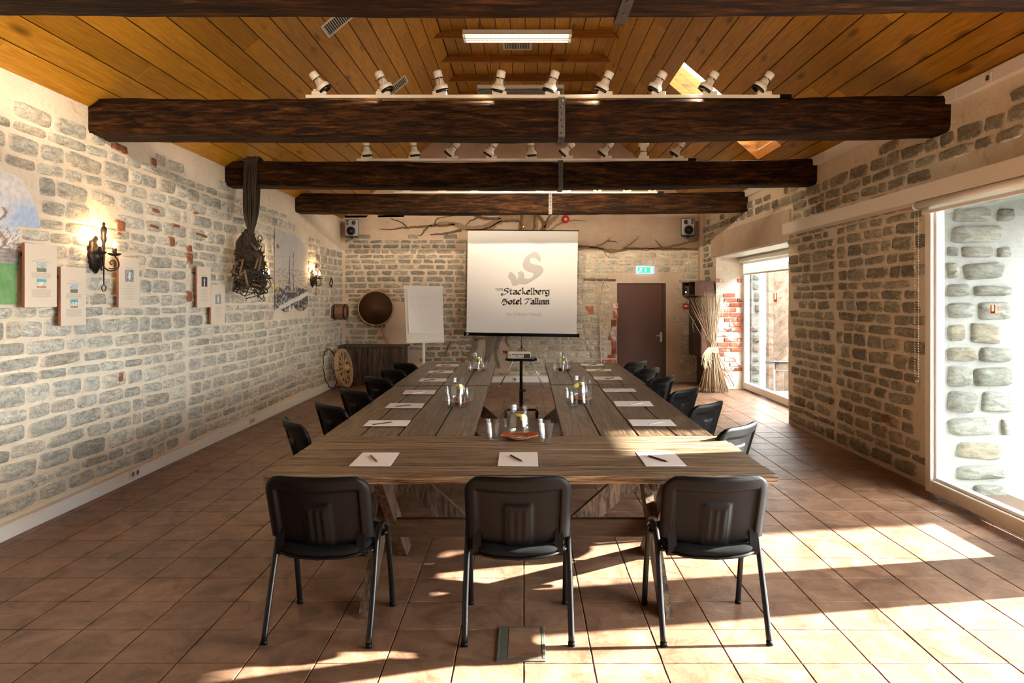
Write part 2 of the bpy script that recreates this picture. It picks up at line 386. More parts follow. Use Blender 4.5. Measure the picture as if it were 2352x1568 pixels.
def thin(name, tint, base, edge, pw):
    t = NT(name); tp = t.n('BsdfTransparent'); tp.inputs[0].default_value = (*tint, 1); g = t.n('BsdfGlossy'); g.inputs['Roughness'].default_value = 0.03
    fr = t.n('LayerWeight'); fr.inputs[0].default_value = 0.5; mx = t.n('MixShader')
    t.l(t.math('ADD', t.math('MULTIPLY', t.math('POWER', fr.outputs['Facing'], pw), edge), base), mx.inputs[0]); t.l(tp.outputs[0], mx.inputs[1]); t.l(g.outputs[0], mx.inputs[2]); t.l(mx.outputs[0], t.out.inputs[0]); return t.m
M['glass'] = thin('clear_glass', (0.985, 0.99, 0.985), 0.06, 0.75, 3.0); M['water'] = thin('water', (0.96, 0.975, 0.95), 0.04, 0.25, 2.5)
def vcol_mat(name):
    t = NT(name); at = t.n('Attribute'); at.attribute_name = 'tint'; n = t.noise(t.coord('World'), 22, 5, 0.6)
    c = t.mix(1.0, at.outputs['Color'], t.ramp(n, [(0.3, 0.8), (0.7, 1.15)]), 'MULTIPLY'); t.bump(n, 0.3, 0.01); return t.set(c, 0.85)
M['paint'] = vcol_mat('fresco_paint'); M['photo'] = vcol_mat('photo_print')

# ------------------------------------------------------------------ the setting
XL, XR, YB, YF = -3.70, 3.63, 13.93, -1.6
EAVE_L, EAVE_R, SL = 3.33, 3.48, 0.85
ZFLAT = 5.50
def roof_l(x): return EAVE_L + SL*(x-XL)
def roof_r(x): return EAVE_R + SL*(3.60-x)
XFL = XL + (ZFLAT-EAVE_L)/SL; XFR = 3.60 - (ZFLAT-EAVE_R)/SL

def pxarea(c, hw, hh, normal):
    if c.y < 0.5: return 0
    u = (c.x/c.y)*F+HX; w = HY-(c.z-CZ)/c.y*F
    if not (-30 < u < 2382 and -30 < w < 1598): return 0
    d = Vector((0, 0, CZ))-c; cosv = abs(d.normalized().dot(normal))
    return hw*hh*cosv/d.length_squared

# wall base surfaces: gently uneven sheets
def sheet(u0, u1, v0, v1, fn, du=0.16, name='wall'):
    nu = max(1, int((u1-u0)/du)); nv = max(1, int((v1-v0)/du)); vs = []; fs = []
    for j in range(nv+1):
        for i in range(nu+1):
            vs.append(fn(u0+(u1-u0)*i/nu, v0+(v1-v0)*j/nv))
    for j in range(nv):
        for i in range(nu):
            a = j*(nu+1)+i; fs.append((a, a+1, a+nu+2, a+nu+1))
    return vs, fs
def wob(u, v, s=0.010): return s*mnoise.noise(Vector((u*1.7, v*2.3, 3.1)))

# --- left wall
mb = MB()
mb.add(*sheet(YF, YB+0.1, 0, 3.45, lambda u, v: Vector((XL+wob(u, v), u, v))), smooth=True)
mb.box(XL-0.5, XL-0.03, YF, YB+0.5, 0, 3.36)
wall_left = tag(mb.build('wall_left', M['mortar'], recalc=False), kind='structure')
# --- back wall (gable) with a door hole
DX0, DX1, DZ = 1.905, 2.905, 2.02
mb = MB()
def bw(u, v): return Vector((u, YB+wob(u, v+9), v))
for (u0, u1, v0, v1) in ((XL-0.1, DX0, 0, 3.3), (DX1, XR+0.5, 0, 3.3), (DX0, DX1, DZ, 3.3), (XL-0.1, XR+0.3, 3.3, 3.42)):
    vs, fs = sheet(u0, u1, v0, v1, bw); mb.add(vs, fs, True)
mb.prism([(XL-0.4, 3.40), (XR+0.4, 3.40), (XR+0.4, 3.44), (XFR, ZFLAT+0.05), (XFL, ZFLAT+0.05), (XL-0.4, 3.35)], 0.4, Matrix.Translation((0, YB, 0)))
mb.box(XL-0.5, DX0, YB+0.03, YB+0.4, 0, 3.4); mb.box(DX1, XR+0.6, YB+0.03, YB+0.4, 0, 3.4); mb.box(DX0, DX1, YB+0.03, YB+0.4, DZ, 3.4)
mb.box(DX0-0.1, DX1+0.1, YB+0.3, YB+0.5, 0, DZ+0.1)
wall_back = tag(mb.build('wall_back', M['plaster'], recalc=False), kind='structure')
# --- right wall with two openings
W2A, W2B, W2Z = 9.36, 12.90, 2.50          # far opening
W1A, W1B, W1Z = -0.60, 6.02, 2.62           # near opening (runs on beyond the frame)
mb = MB()
def rw(u, v): return Vector((XR+wob(u, v+5), u, v))
for (u0, u1, v0, v1) in ((W2B, YB+0.05, 0, 3.5), (W2A, W2B, W2Z, 3.5), (W1B, W2A, 0, 3.5), (W1A, W1B, W1Z, 3.5), (YF, W1A, 0, 3.5)):
    vs, fs = sheet(u0, u1, v0, v1, rw); mb.add(vs, [f[::-1] for f in fs], True)
T = 0.62
for (a, b, z0, z1) in ((W2B, YB+0.4, 0, 3.46), (W2A, W2B, W2Z, 3.46), (W1B, W2A, 0, 3.46), (W1A, W1B, W1Z, 3.46), (YF, W1A, 0, 3.46)):
    mb.box(XR+0.02, XR+T, a, b, z0, z1)
wall_right = tag(mb.build('wall_right', M['mortar'], recalc=False), kind='structure')
# --- wall behind the camera
M['wall_dark'] = mortar('dark_plaster', (0.16, 0.12, 0.085), (0.13, 0.10, 0.07))  # unseen wall coloured dark to limit light bounced onto the chair backs
mb = MB(); mb.prism([(XL-0.4, 0), (XR+0.5, 0), (XR+0.5, 3.40), (XFR, ZFLAT+0.05), (XFL, ZFLAT+0.05), (XL-0.4, 3.35)], -0.4, Matrix.Translation((0, YF, 0)))
wall_front = tag(mb.build('wall_front', M['wall_dark']), kind='structure')

# --- masonry: courses of stones; the largest in the picture become parts, the others one joined part
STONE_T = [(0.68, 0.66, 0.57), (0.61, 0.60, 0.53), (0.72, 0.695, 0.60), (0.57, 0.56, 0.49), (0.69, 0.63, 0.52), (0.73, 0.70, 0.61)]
def stone_geo(w, h, dome, rnd, tint, n=12):
    vs = [(0, 0, dome*rnd.uniform(0.9, 1.15))]; at = [(0.0, *tint)]
    ph = rnd.uniform(0, 100)
    for ring, (sc_, hh, rim) in enumerate(((0.70, dome, 0.12), (0.90, dome*0.72, 0.55), (1.0, -0.008, 1.0))):
        for k in range(n):
            a = 2*PI*(k+0.5)/n; c, s_ = math.cos(a), math.sin(a)
            e = 0.36; x = math.copysign(abs(c)**e, c); y = math.copysign(abs(s_)**e, s_)
            j = 1+0.11*mnoise.noise(Vector((c*1.5+ph, s_*1.5, 0)))+0.05*mnoise.noise(Vector((c*4+ph, s_*4, 7)))
            z = hh + (rnd.uniform(-0.3, 0.3)*dome if ring < 2 else 0)
            vs.append((x*w/2*sc_*j, y*h/2*(sc_ if ring != 0 else 0.66)*j, z)); at.append((rim, *tint))
    fs = [(0, 1+k, 1+(k+1) % n) for k in range(n)]
    for r_ in range(2):
        for k in range(n):
            a = 1+r_*n+k; b = 1+r_*n+(k+1) % n; fs.append((a, a+n, b+n, b))
    return vs, fs, at
def masonry(wall, frame, u0, u1, v0, top, skip, seed, pitch=0.125, lens=(0.22, 0.50), limit=300, mat='stone', tints=STONE_T, dome=(0.010, 0.026), extra=(), sub='', gap=(0.008, 0.026), wave=0.03, coll=None, cuts=()):
    rnd = random.Random(seed); cand = []
    v = v0
    while v < 3.6:
        h = pitch*rnd.uniform(0.72, 1.30); u = u0-rnd.uniform(0, 0.3)
        while u < u1:
            w = rnd.uniform(*lens)*(1.0 if rnd.random() > 0.15 else 0.6)
            g = rnd.uniform(*gap); a = max(u, u0); b = min(u+w, u1)
            cu = (a+b)/2; cw = b-a-g; ch = h-rnd.uniform(*gap)*1.0
            cv = v+h/2+wave*mnoise.noise(Vector((cu*0.5, v*0.7, seed)))
            u += w
            for (c0, c1, k0, k1) in cuts:
                if a < c1 and b > c0 and k0-0.02 < cv < k1+0.02:
                    if (a+b)/2 < (c0+c1)/2: b = min(b, c0+0.02)
                    else: a = max(a, c1-0.02)
                    cu = (a+b)/2; cw = b-a-g
            if cw < 0.06 or cv+ch/2 > top(cu)+0.02*rnd.uniform(-1, 2) or skip(cu, cv, cw/2, ch/2): continue
            t = rnd.choice(tints); k = rnd.uniform(0.82, 1.16); t = (t[0]*k, t[1]*k, t[2]*k)
            cand.append((cu, cv, cw, max(ch*rnd.uniform(0.86, 1.04), 0.03), t, rnd.uniform(*dome), rnd.uniform(-0.05, 0.05)))
        v += h
    for e in extra: cand.append(e)
    nrm = frame((0, 0), 1.0)-frame((0, 0), 0.0)
    ranked = []
    for c in cand:
        ranked.append((pxarea(frame((c[0], c[1]), 0), c[2], c[3], nrm), c))
    ranked.sort(key=lambda q: -q[0])
    rest = MB()
    for i, (a, c) in enumerate(ranked):
        cu, cv, cw, ch, t, dm, rot = c
        vs, fs, at = stone_geo(cw, ch, dm, rnd, t, 12 if i < limit else 10)
        cr, sr = math.cos(rot), math.sin(rot); o = frame((cu, cv), 0)
        vv = [frame((cu+x*cr-y*sr, cv+x*sr+y*cr), z)-o for x, y, z in vs]
        if coll is not None:
            coll.append((a, o, vv, fs, at)); continue
        if i < limit and a > 0:
            m_ = MB(); m_.add(vv, fs, True, at); m_.build('stone', M[mat], wall, loc=o, recalc=False)
        else:
            rest.add([p+o for p in vv], fs, True, at)
    if rest.v: tag(rest.build('rubble_masonry'+sub, M[mat], wall, recalc=False), kind='stuff')
def emit_pool(pool, wall, mat, limit=300):
    pool.sort(key=lambda q: -q[0]); rest = MB()
    for i, (a, o, vv, fs, at) in enumerate(pool):
        if i < limit and a > 0:
            m_ = MB(); m_.add(vv, fs, True, at); m_.build('stone', M[mat], wall, loc=o, recalc=False)
        else: rest.add([p+o for p in vv], fs, True, at)
    if rest.v: tag(rest.build('rubble_masonry', M[mat], wall, recalc=False), kind='stuff')
def inrect(u, v, hu, hv, r): return u+hu > r[0] and u-hu < r[1] and v+hv > r[2] and v-hv < r[3]

fl = lambda q, n: Vector((XL+n, q[0], q[1]))
def topl(u):
    b = 3.16+0.05*mnoise.noise(Vector((u*2, 0, 0)))
    if u > 9.6: b -= 0.33*smoothstep(9.6, 13.0, u)+0.10
    return b
BR = (0.42, 0.15, 0.07)
def skipl(u, v, hu, hv):
    if inrect(u, v, hu, hv, (3.0, 5.0, 1.68, 2.58)) or inrect(u, v, hu, hv, (10.12, 11.60, 1.52, 2.70)): return True
    if (u-6.02)**2+((v-2.45)*1.6)**2 < 0.010: return True
    return False
def lwp(px, py): d = -XL*F/(HX-px); return (d, CZ+(HY-py)/F*d)
ex = []
for (px, py, w, h) in ((272, 340, .26, .07), (349, 373, .10, .10), (272, 516, .15, .085), (272, 533, .15, .085), (391, 554, .13, .11), (431, 570, .12, .09), (431, 593, .16, .14), (430, 680, .13, .13),
                       (353, 483, .16, .04), (400, 518, .2, .035), (460, 540, .3, .03), (273, 866, .06, .09), (445, 488, .1, .03), (350, 520, .2, .03)):
    u, v = lwp(px, py); ex.append((u, v, w, h, BR, 0.028, -0.05))
masonry(wall_left, fl, YF+0.1, YB-0.05, 0.13, topl, skipl, 11, extra=ex, cuts=((7.45, 7.53, 0, 2.6), (2.9, 5.22, 2.24, 2.62), (2.9, 5.04, 1.62, 2.24), (10.07, 11.68, 1.46, 2.76)))

# right wall + outdoor reveal
fr = lambda q, n: Vector((XR-n, q[0], q[1]))
def skipr(u, v, hu, hv):
    if inrect(u, v, hu, hv, (W2A-0.01, W2B+0.02, -1, 2.98)): return True
    if inrect(u, v, hu, hv, (W1A, W1B+0.03, -1, W1Z+0.16)): return True
    return False
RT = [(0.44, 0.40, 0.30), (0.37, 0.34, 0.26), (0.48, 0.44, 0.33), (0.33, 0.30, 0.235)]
exr = []
d_ = XR*F/(2042-HX); exr.append((d_, CZ+(HY-962)/F*d_, .24, .09, (0.34, 0.17, 0.05), 0.03, 0))
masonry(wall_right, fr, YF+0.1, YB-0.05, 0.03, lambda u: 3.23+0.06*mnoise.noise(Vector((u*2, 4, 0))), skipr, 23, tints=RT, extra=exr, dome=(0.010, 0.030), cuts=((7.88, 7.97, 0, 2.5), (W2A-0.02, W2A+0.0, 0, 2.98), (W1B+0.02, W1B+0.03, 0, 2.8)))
# lintel over the far opening and its soffit
mb = MB(); mb.box(XR-0.03, XR+T-0.02, W2A-0.1, W2B+0.22, W2Z, 2.92)
mb.build('lintel', M['plaster'], wall_right)
# back wall
fb = lambda q, n: Vector((q[0], YB-n, q[1]))
def bx(px): return (px-HX)/F*YB
def bz(py): return CZ+(HY-py)/F*YB
def skipb(u, v, hu, hv):
    if inrect(u, v, hu, hv, (DX0-0.06, DX1+0.16, -1, DZ+0.14)): return True
    if inrect(u, v, hu, hv, (bx(890), bx(935), bz(900), bz(700))): return True
    if inrect(u, v, hu, hv, (bx(1090), bx(1160), bz(850), bz(760))): return True
    return False
def topb(u): return (3.0 if u < -1.2 else 2.72)+0.05*mnoise.noise(Vector((u*2, 8, 0)))
pool = []
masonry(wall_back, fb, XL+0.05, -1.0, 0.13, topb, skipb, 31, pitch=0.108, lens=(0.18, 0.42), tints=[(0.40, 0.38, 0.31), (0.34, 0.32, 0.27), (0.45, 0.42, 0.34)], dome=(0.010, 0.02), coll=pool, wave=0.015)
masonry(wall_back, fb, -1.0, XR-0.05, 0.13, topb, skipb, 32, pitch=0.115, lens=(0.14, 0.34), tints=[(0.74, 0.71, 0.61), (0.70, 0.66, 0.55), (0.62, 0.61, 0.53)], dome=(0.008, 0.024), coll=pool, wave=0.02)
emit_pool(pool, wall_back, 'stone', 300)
# bricks beside the door and in the wall
for (px, py, w, h) in ((1413, 702, .11, .10), (1414, 722, .09, .16), (1410, 745, .10, .20), (1408, 765, .14, .07), (1407, 776, .16, .08), (1411, 790, .09, .12), (1411, 806, .09, .13), (1406, 818, .16, .06), (1400, 829, .28, .06),
                       (1357, 712, .10, .14), (1350, 708, .05, .09), (1158, 808, .14, .05), (1064, 828, .07, .05), (1055, 712, .05, .05), (1035, 768, .05, .06), (1065, 822, .08, .04)):
    mb = MB(); mb.box(-w/2, w/2, -0.02, 0.03, -h/2, h/2, bev=0.008); mb.build('brick', M['brick'], wall_back, loc=(bx(px), YB-0.01, bz(py)))
# bricks in the far window's reveal
mb = MB(); mb.add(*sheet(XR, 4.16, 0, W2Z, lambda u, v: Vector((u, W2B-0.004+wob(u*3, v*3, 0.012), v)), 0.08), smooth=True)
mb.build('reveal_render', M['limewash'], wall_right, recalc=False)
rnd = random.Random(5); z = 0.28; row = 0
while z < 2.36:
    h = 0.085; u = XR+0.01-(row % 2)*0.10
    while u < 4.12:
        w = 0.24 if rnd.random() < 0.8 else 0.12; a = max(u, XR+0.005); b = min(u+w, 4.13)
        if b-a > 0.05 and rnd.random() < (0.9 if z < 1.7 else 0.62):
            mb = MB(); mb.box(-(b-a-0.02)/2, (b-a-0.02)/2, -0.016, 0.02, -h/2+0.008, h/2-0.008, bev=0.006)
            mb.build('brick', M['brick'], wall_right, loc=((a+b)/2, W2B-0.008-rnd.uniform(0, 0.01), z), rot=(0, rnd.uniform(-.03, .03), 0))
        u += w
    z += h+0.008; row += 1

# --- floor
floor = tag(MB().box(XL-0.1, XR+0.6, YF-0.3, YB+0.55, -0.06, -0.007).build('floor', M['grout']), kind='structure')
TS = 0.3240; OX, OY = 0.0, 3.511
tiles = []
i0 = int((XL-OX)/TS)-1
for j in range(int((YF-OY)/TS)-1, int((YB-OY)/TS)+1):
    for i in range(i0, int((4.2-OX)/TS)+1):
        x0, x1, y0, y1 = OX+i*TS, OX+(i+1)*TS, OY+j*TS, OY+(j+1)*TS
        x0 = max(x0, XL); y1 = min(y1, YB)
        mx = 4.16 if (W2A < (y0+y1)/2 < W2B) else XR+0.02
        x1 = min(x1, mx)
        if x1-x0 < 0.03 or y1-y0 < 0.03: continue
        c = Vector(((x0+x1)/2, (y0+y1)/2, 0)); tiles.append((pxarea(c, x1-x0, y1-y0, Vector((0, 0, 1))), x0, x1, y0, y1, c))
tiles.sort(key=lambda q: -q[0])
def tile_geo(mb, hw, hh, c, seed):
    g = 0.0022; r = random.Random(seed); top = r.uniform(-0.0008, 0.0008); pts = []
    n = 5
    for (ax, ay, bx_, by_) in ((-hw, -hh, hw, -hh), (hw, -hh, hw, hh), (hw, hh, -hw, hh), (-hw, hh, -hw, -hh)):
        for k in range(n):
            t = k/n; x = ax+(bx_-ax)*t; y = ay+(by_-ay)*t
            e = g*r.uniform(0.6, 1.6)
            pts.append((x-math.copysign(e, x) if abs(abs(x)-hw) < 1e-6 else x, y-math.copysign(e, y) if abs(abs(y)-hh) < 1e-6 else y))
    m = len(pts)
    vs = [(c.x+x, c.y+y, -0.007) for x, y in pts]+[(c.x+x, c.y+y, top-0.002) for x, y in pts]+[(c.x+x-math.copysign(0.003, x), c.y+y-math.copysign(0.003, y), top) for x, y in pts]
    fs = [tuple(range(2*m, 3*m))]
    for q in (0, m):
        for k in range(m): fs.append((q+k, q+(k+1) % m, q+m+(k+1) % m, q+m+k))
    mb.add(vs, fs)
restm = MB()
for i, (a, x0, x1, y0, y1, c) in enumerate(tiles):
    if i < 300:
        mb = MB(); tile_geo(mb, (x1-x0)/2, (y1-y0)/2, Vector((0, 0, 0)), i); mb.build('tile', M['tile'], floor, loc=c)
    else: tile_geo(restm, (x1-x0)/2, (y1-y0)/2, c, i)
tag(restm.build('distant_tiling', M['tile'], floor), kind='stuff')

ADDED_EAVE_X = 4.90                                      # unseen overhang added outdoors to cap the sun through the near window
# --- ceiling: sheathing behind separate planks
SKY = (8.85, 9.78, 1.98, 3.36)                 # skylight opening: y0, y1, x0, x1
mb = MB(); th = 0.06
def slab(mb, pts, up):                         # quad with thickness straight up
    vs = [Vector(p) for p in pts]+[Vector((p[0], p[1], p[2]+up)) for p in pts]
    mb.add(vs, [(0,1,2,3),(7,6,5,4),(0,4,5,1),(1,5,6,2),(2,6,7,3),(3,7,4,0)])
def lz(x): return roof_l(x)+0.022
def rz(x): return roof_r(x)+0.022
slab(mb, [(XL-0.45, YF-0.3, lz(XL-0.45)), (XFL, YF-0.3, lz(XFL)), (XFL, YB+0.3, lz(XFL)), (XL-0.45, YB+0.3, lz(XL-0.45))], th)
slab(mb, [(XFL-0.02, YF-0.3, ZFLAT+0.03), (XFR+0.02, YF-0.3, ZFLAT+0.03), (XFR+0.02, YB+0.3, ZFLAT+0.03), (XFL-0.02, YB+0.3, ZFLAT+0.03)], th)
for (a, b, x0, x1) in ((YF-0.3, SKY[0], XFR, ADDED_EAVE_X), (SKY[1], YB+0.3, XFR, XR+0.66), (SKY[0], SKY[1], XFR, SKY[2]), (SKY[0], SKY[1], SKY[3], XR+0.66)):
    slab(mb, [(x0, a, rz(x0)), (x1, a, rz(x1)), (x1, b, rz(x1)), (x0, b, rz(x0))], th)
ceiling = tag(mb.build('ceiling', M['joint']), kind='structure')
ang = math.atan(SL); PW = 0.2066; rnd = random.Random(3)
def plank_run(n, make, off):
    for k in range(n):
        y = YF; 
        while y < YB:
            L = rnd.uniform(2.2, 4.6); y2 = min(y+L, YB)
            if YB-y2 < 0.6: y2 = YB
            make(k, y, y2); y = y2
def plank(w, L, mat=None):
    mb = MB(); g = 0.0045; mb.box(-w/2+g, w/2-g, -L/2+0.001, L/2-0.001, -0.001, 0.022, bev=0.003); return mb
def mk_left(k, a, b):
    s = (k+0.5)*PW; x = XL+s*math.cos(ang); z = EAVE_L+s*math.sin(ang)
    if x > XFL+0.03: return
    plank(PW, b-a).build('plank', M['ceil'], ceiling, loc=(x, (a+b)/2, z), rot=(0, -ang, 0))
def mk_right(k, a, b):
    s = (k+0.5)*PW; x = 3.66-s*math.cos(ang); z = roof_r(3.66)+s*math.sin(ang)
    if x < XFR-0.03: return
    segs = [(a, b)]
    if SKY[2]+0.04 < x < SKY[3]+0.02:
        segs = []
        if a < SKY[0]: segs.append((a, min(b, SKY[0])))
        if b > SKY[1]: segs.append((max(a, SKY[1]), b))
    for (a, b) in segs:
        if b-a > 0.05: plank(PW, b-a).build('plank', M['ceil'], ceiling, loc=(x, (a+b)/2, z), rot=(0, ang, 0))
def mk_flat(k, a, b):
    x = XFL+0.035+(k)*0.2055
    if x > XFR: return
    plank(0.2055, b-a).build('plank', M['ceil'], ceiling, loc=(x, (a+b)/2, ZFLAT), rot=(0, 0, 0))
plank_run(17, mk_left, 0); plank_run(17, mk_right, 0); plank_run(13, mk_flat, 0)
# skylight shaft, boarded, with glass on top
sk = empty('window_4'); tag(sk, kind='structure')
y0, y1, x0, x1 = SKY; hgt = 0.42
def shaft(a, b, name):
    (ax, ay), (bx_, by_) = a, b
    for q in range(3):
        z0 = q*hgt/3
        mb = MB(); za, zb = roof_r(ax)+z0, roof_r(bx_)+z0; nx, ny = (by_-ay), -(bx_-ax); L = math.hypot(nx, ny); nx, ny = nx/L*0.02, ny/L*0.02
        vs = [Vector((ax, ay, za)), Vector((bx_, by_, zb)), Vector((bx_, by_, zb+hgt/3-0.006)), Vector((ax, ay, za+hgt/3-0.006))]
        vs += [v+Vector((nx, ny, 0)) for v in vs]
        mb.add(vs, [(0,1,2,3),(7,6,5,4),(0,4,5,1),(1,5,6,2),(2,6,7,3),(3,7,4,0)]); mb.build(name, M['ceil_x'], sk)
shaft((x0, y1), (x1, y1), 'lining_board'); shaft((x1, y0), (x0, y0), 'lining_board'); shaft((x0, y0), (x0, y1), 'lining_board'); shaft((x1, y1), (x1, y0), 'lining_board')
mb = MB(); slab(mb, [(x0-0.04, y0-0.04, roof_r(x0)+hgt), (x1+0.04, y0-0.04, roof_r(x1)+hgt), (x1+0.04, y1+0.04, roof_r(x1)+hgt), (x0-0.04, y1+0.04, roof_r(x0)+hgt)], 0.01)
mb.build('window_pane', M['frost'], sk)
# collar boards across the flat ceiling
for i, y in enumerate((4.85, 5.81, 6.77, 7.73, 8.69, 9.65, 10.62, 11.56, 12.5)):
    zb = 5.385; z1 = ZFLAT+0.002
    xl0 = XL+(zb-EAVE_L)/SL+0.012; xl1 = XL+(z1-EAVE_L)/SL+0.012; xr0 = 3.6-(zb-EAVE_R)/SL-0.012; xr1 = 3.6-(z1-EAVE_R)/SL-0.012
    mb = MB(); mb.prism([(xl0, zb), (xr0, zb), (xr1, z1), (xl1, z1)], 0.045, Matrix.Translation((0, y, 0)))
    o = mb.build('trim_%d' % (i+10), M['ceil_x']); tag(o, kind='structure')

# --- trims and baseboards
bl = empty('baseboard_left'); tag(bl, kind='structure')
y = YF+0.05; k = 0
while y < YB-0.05:
    y2 = min(y+2.0, YB-0.02)
    MB().box(XL-0.01, XL+0.06, y+0.0015, y2-0.0015, 0.0, 0.108, bev=0.004).build('trunking_length', M['trunk'], bl)
    MB().box(XL+0.055, XL+0.063, y+0.004, y2-0.004, 0.025, 0.090).build('trunking_lid', M['trunk'], bl)
    y = y2
bb = empty('baseboard_back'); tag(bb, kind='structure')
for (a, b) in ((XL+0.07, -0.6), (-0.6, 0.7), (0.7, DX0-0.1), ):
    MB().box(a+0.001, b-0.001, YB-0.055, YB+0.01, 0.0, 0.118, bev=0.004).build('trunking_length', M['trunk'], bb)
tr = empty('trim_1'); tag(tr, kind='structure')
y = YF+0.05
while y < 12.9:
    y2 = min(y+2.4, 13.0)
    MB().box(XR-0.05, XR+0.02, y+0.0015, y2-0.0015, 3.352, 3.462, bev=0.004).build('trunking_length', M['trunk'], tr); y = y2
# corner pipe casing
tag(MB().box(3.55, 3.64, 13.72, 13.94, 2.05, 3.5, bev=0.02).build('trim_2', M['plaster']), kind='structure')

def socket(cx, cy, cz, axis, label, n=2, s=0.075):
    e = empty('wall_socket', (cx, cy, cz), 0 if axis == 'y' else (PI/2 if axis == 'x' else -PI/2), label, 'socket', 'white power sockets')
    w = s*n
    MB().box(-w/2, w/2, -0.018, 0.0, -s/2-0.005, s/2+0.005, bev=0.004).build('cover_plate', M['white'], e)
    for k in range(n):
        mb = MB(); mb.lathe([(0.001, 0), (0.022, 0), (0.024, 0.002), (0.020, 0.004), (0.019, -0.0)], 16, Matrix.Translation(((k-(n-1)/2)*s, -0.018, 0)) @ Matrix.Rotation(R(90), 4, 'X'))
        for dx in (-0.008, 0.008): mb.box((k-(n-1)/2)*s+dx-0.003, (k-(n-1)/2)*s+dx+0.003, -0.0225, -0.0185, -0.003, 0.003)
        mb.build('socket_well', M['print'], e)
    return e
socket(XL+0.063, 6.36, 0.075, 'x', 'white double socket on the left baseboard trunking nearest the camera')
socket(XL+0.063, 9.12, 0.075, 'x', 'white double socket on the left baseboard trunking farther down the room')
socket(-0.18, YB-0.056, 0.068, 'y', 'white socket on the back baseboard between the two rows of tables', 1)
socket(XR-0.052, 5.24, 3.395, '-x', 'single white socket on the trunking under the right eave', 1)

# --- door
dr = empty('door_1'); tag(dr, kind='structure')
mb = MB(); mb.box(DX0+0.012, DX1-0.075, YB+0.045, YB+0.085, 0.004, DZ-0.02, bev=0.003); leaf = mb.build('door_leaf', M['door'], dr)
mb = MB(); mb.box(DX1-0.072, DX1-0.001, YB+0.03, YB+0.11, 0, DZ-0.001); mb.box(DX0+0.001, DX0+0.010, YB+0.03, YB+0.11, 0, DZ-0.001); mb.box(DX0+0.01, DX1-0.07, YB+0.03, YB+0.11, DZ-0.018, DZ-0.001)
mb.build('door_frame', M['door_frame'], dr)
hx, hz = bx(1520), bz(774)
mb = MB(); mb.box(hx-0.03, hx+0.03, YB+0.035, YB+0.046, hz-0.10, hz+0.10, bev=0.004); mb.tube([(hx, YB+0.04, hz+0.03), (hx, YB-0.02, hz+0.03), (hx-0.02, YB-0.03, hz+0.03), (hx-0.115, YB-0.03, hz+0.03)], 0.010, 8)
hd = mb.build('door_handle', M['lamp'], dr); hd['label'] = 'pale metal lever handle'
mb = MB(); mb.box(DX1-0.004, DX1+0.14, YB-0.012, YB+0.02, 0, DZ+0.14); mb.box(DX0-0.03, DX1, YB-0.012, YB+0.02, DZ, DZ+0.14)
tag(mb.build('trim_3', M['plaster']), kind='structure')

# --- near window
w1 = empty('window_1'); tag(w1, kind='structure')
fx0, fx1 = 3.50, 3.60; zb, zt = 0.03, 2.60; P1 = (4.47, 5.96); P2 = (-0.5, 4.13)
def fmember(y0, y1, z0, z1, name, x0=fx0, x1=fx1, bev=0.006): MB().box(x0, x1, y0, y1, z0, z1, bev=bev).build(name, M['upvc'], w1)
fmember(P1[1]-0.085, P1[1], zb, zt, 'jamb'); fmember(P1[0], P1[0]+0.085, zb, zt, 'jamb'); fmember(P2[1], P1[0], zb, zt, 'mullion')
fmember(P2[1]-0.085, P2[1], zb, zt, 'jamb'); fmember(P2[0], P2[0]+0.085, zb, zt, 'jamb')
for (a, b) in (P1, P2):
    fmember(a+0.085, b-0.085, zb, zb+0.11, 'bottom_rail'); fmember(a+0.085, b-0.085, zt-0.11, zt, 'top_rail')
    fmember(a+0.085, a+0.11, zb+0.11, zt-0.11, 'glazing_bead', 3.535, 3.60, 0.003); fmember(b-0.11, b-0.085, zb+0.11, zt-0.11, 'glazing_bead', 3.535, 3.60, 0.003)
    fmember(a+0.11, b-0.11, zb+0.11, zb+0.135, 'glazing_bead', 3.535, 3.60, 0.003)
    MB().box(3.560, 3.572, a+0.08, b-0.08, zb+0.10, zt-0.10).build('window_pane', M['pane'], w1)
MB().box(3.60, XR+0.1, P2[0], P1[1]+0.03, -0.0, zb).build('sill', M['upvc'], w1)
MB().box(3.60, 3.66, P1[1]-0.02, W1B+0.02, 0, zt).build('side_seal', M['upvc'], w1)
def u_mark(x, y, z, w, h, label):
    t_ = 0.35*w; pts = [(-w/2, 0), (-w/2+0.25*w, 0), (-w/2+.25*w, -h*0.75), (w/2-.25*w, -h*0.75), (w/2-.25*w, 0), (w/2, 0), (w/2, -h), (-w/2, -h)]
    mb = MB(); mb.prism([(a, b) for a, b in pts], 0.003); o = mb.build('orange_mark', M['orange'], None, loc=(x, y, z), rot=(0, 0, PI/2)); return tag(o, label, 'sticker', 'orange U marks on glass')
u_mark(3.556, 5.17, 1.655, 0.055, 0.066, 'orange U-shaped mark stuck on the near right window pane')
# --- far window
w2 = empty('window_2'); tag(w2, kind='structure'); gx = 4.13
def f2(y0, y1, z0, z1, name): MB().box(gx, gx+0.10, y0, y1, z0, z1, bev=0.006).build(name, M['upvc'], w2)
f2(W2B-0.11, W2B-0.02, 0.02, 2.48, 'jamb'); f2(W2A, W2A+0.09, 0.02, 2.48, 'jamb')
f2(W2A+0.09, W2B-0.11, 0.02, 0.14, 'bottom_rail'); f2(W2A+0.09, W2B-0.11, 2.38, 2.48, 'top_rail')
MB().box(gx+0.04, gx+0.052, W2A+0.08, W2B-0.10, 0.12, 2.40).build('window_pane', M['pane'], w2)
u_mark(gx+0.036, 11.3, 1.80, 0.15, 0.15, 'orange U-shaped mark stuck on the far window by the bricks')
MB().box(XR, gx+0.1, W2A, W2B, 2.478, 2.50).build('soffit_board', M['white'], w2)

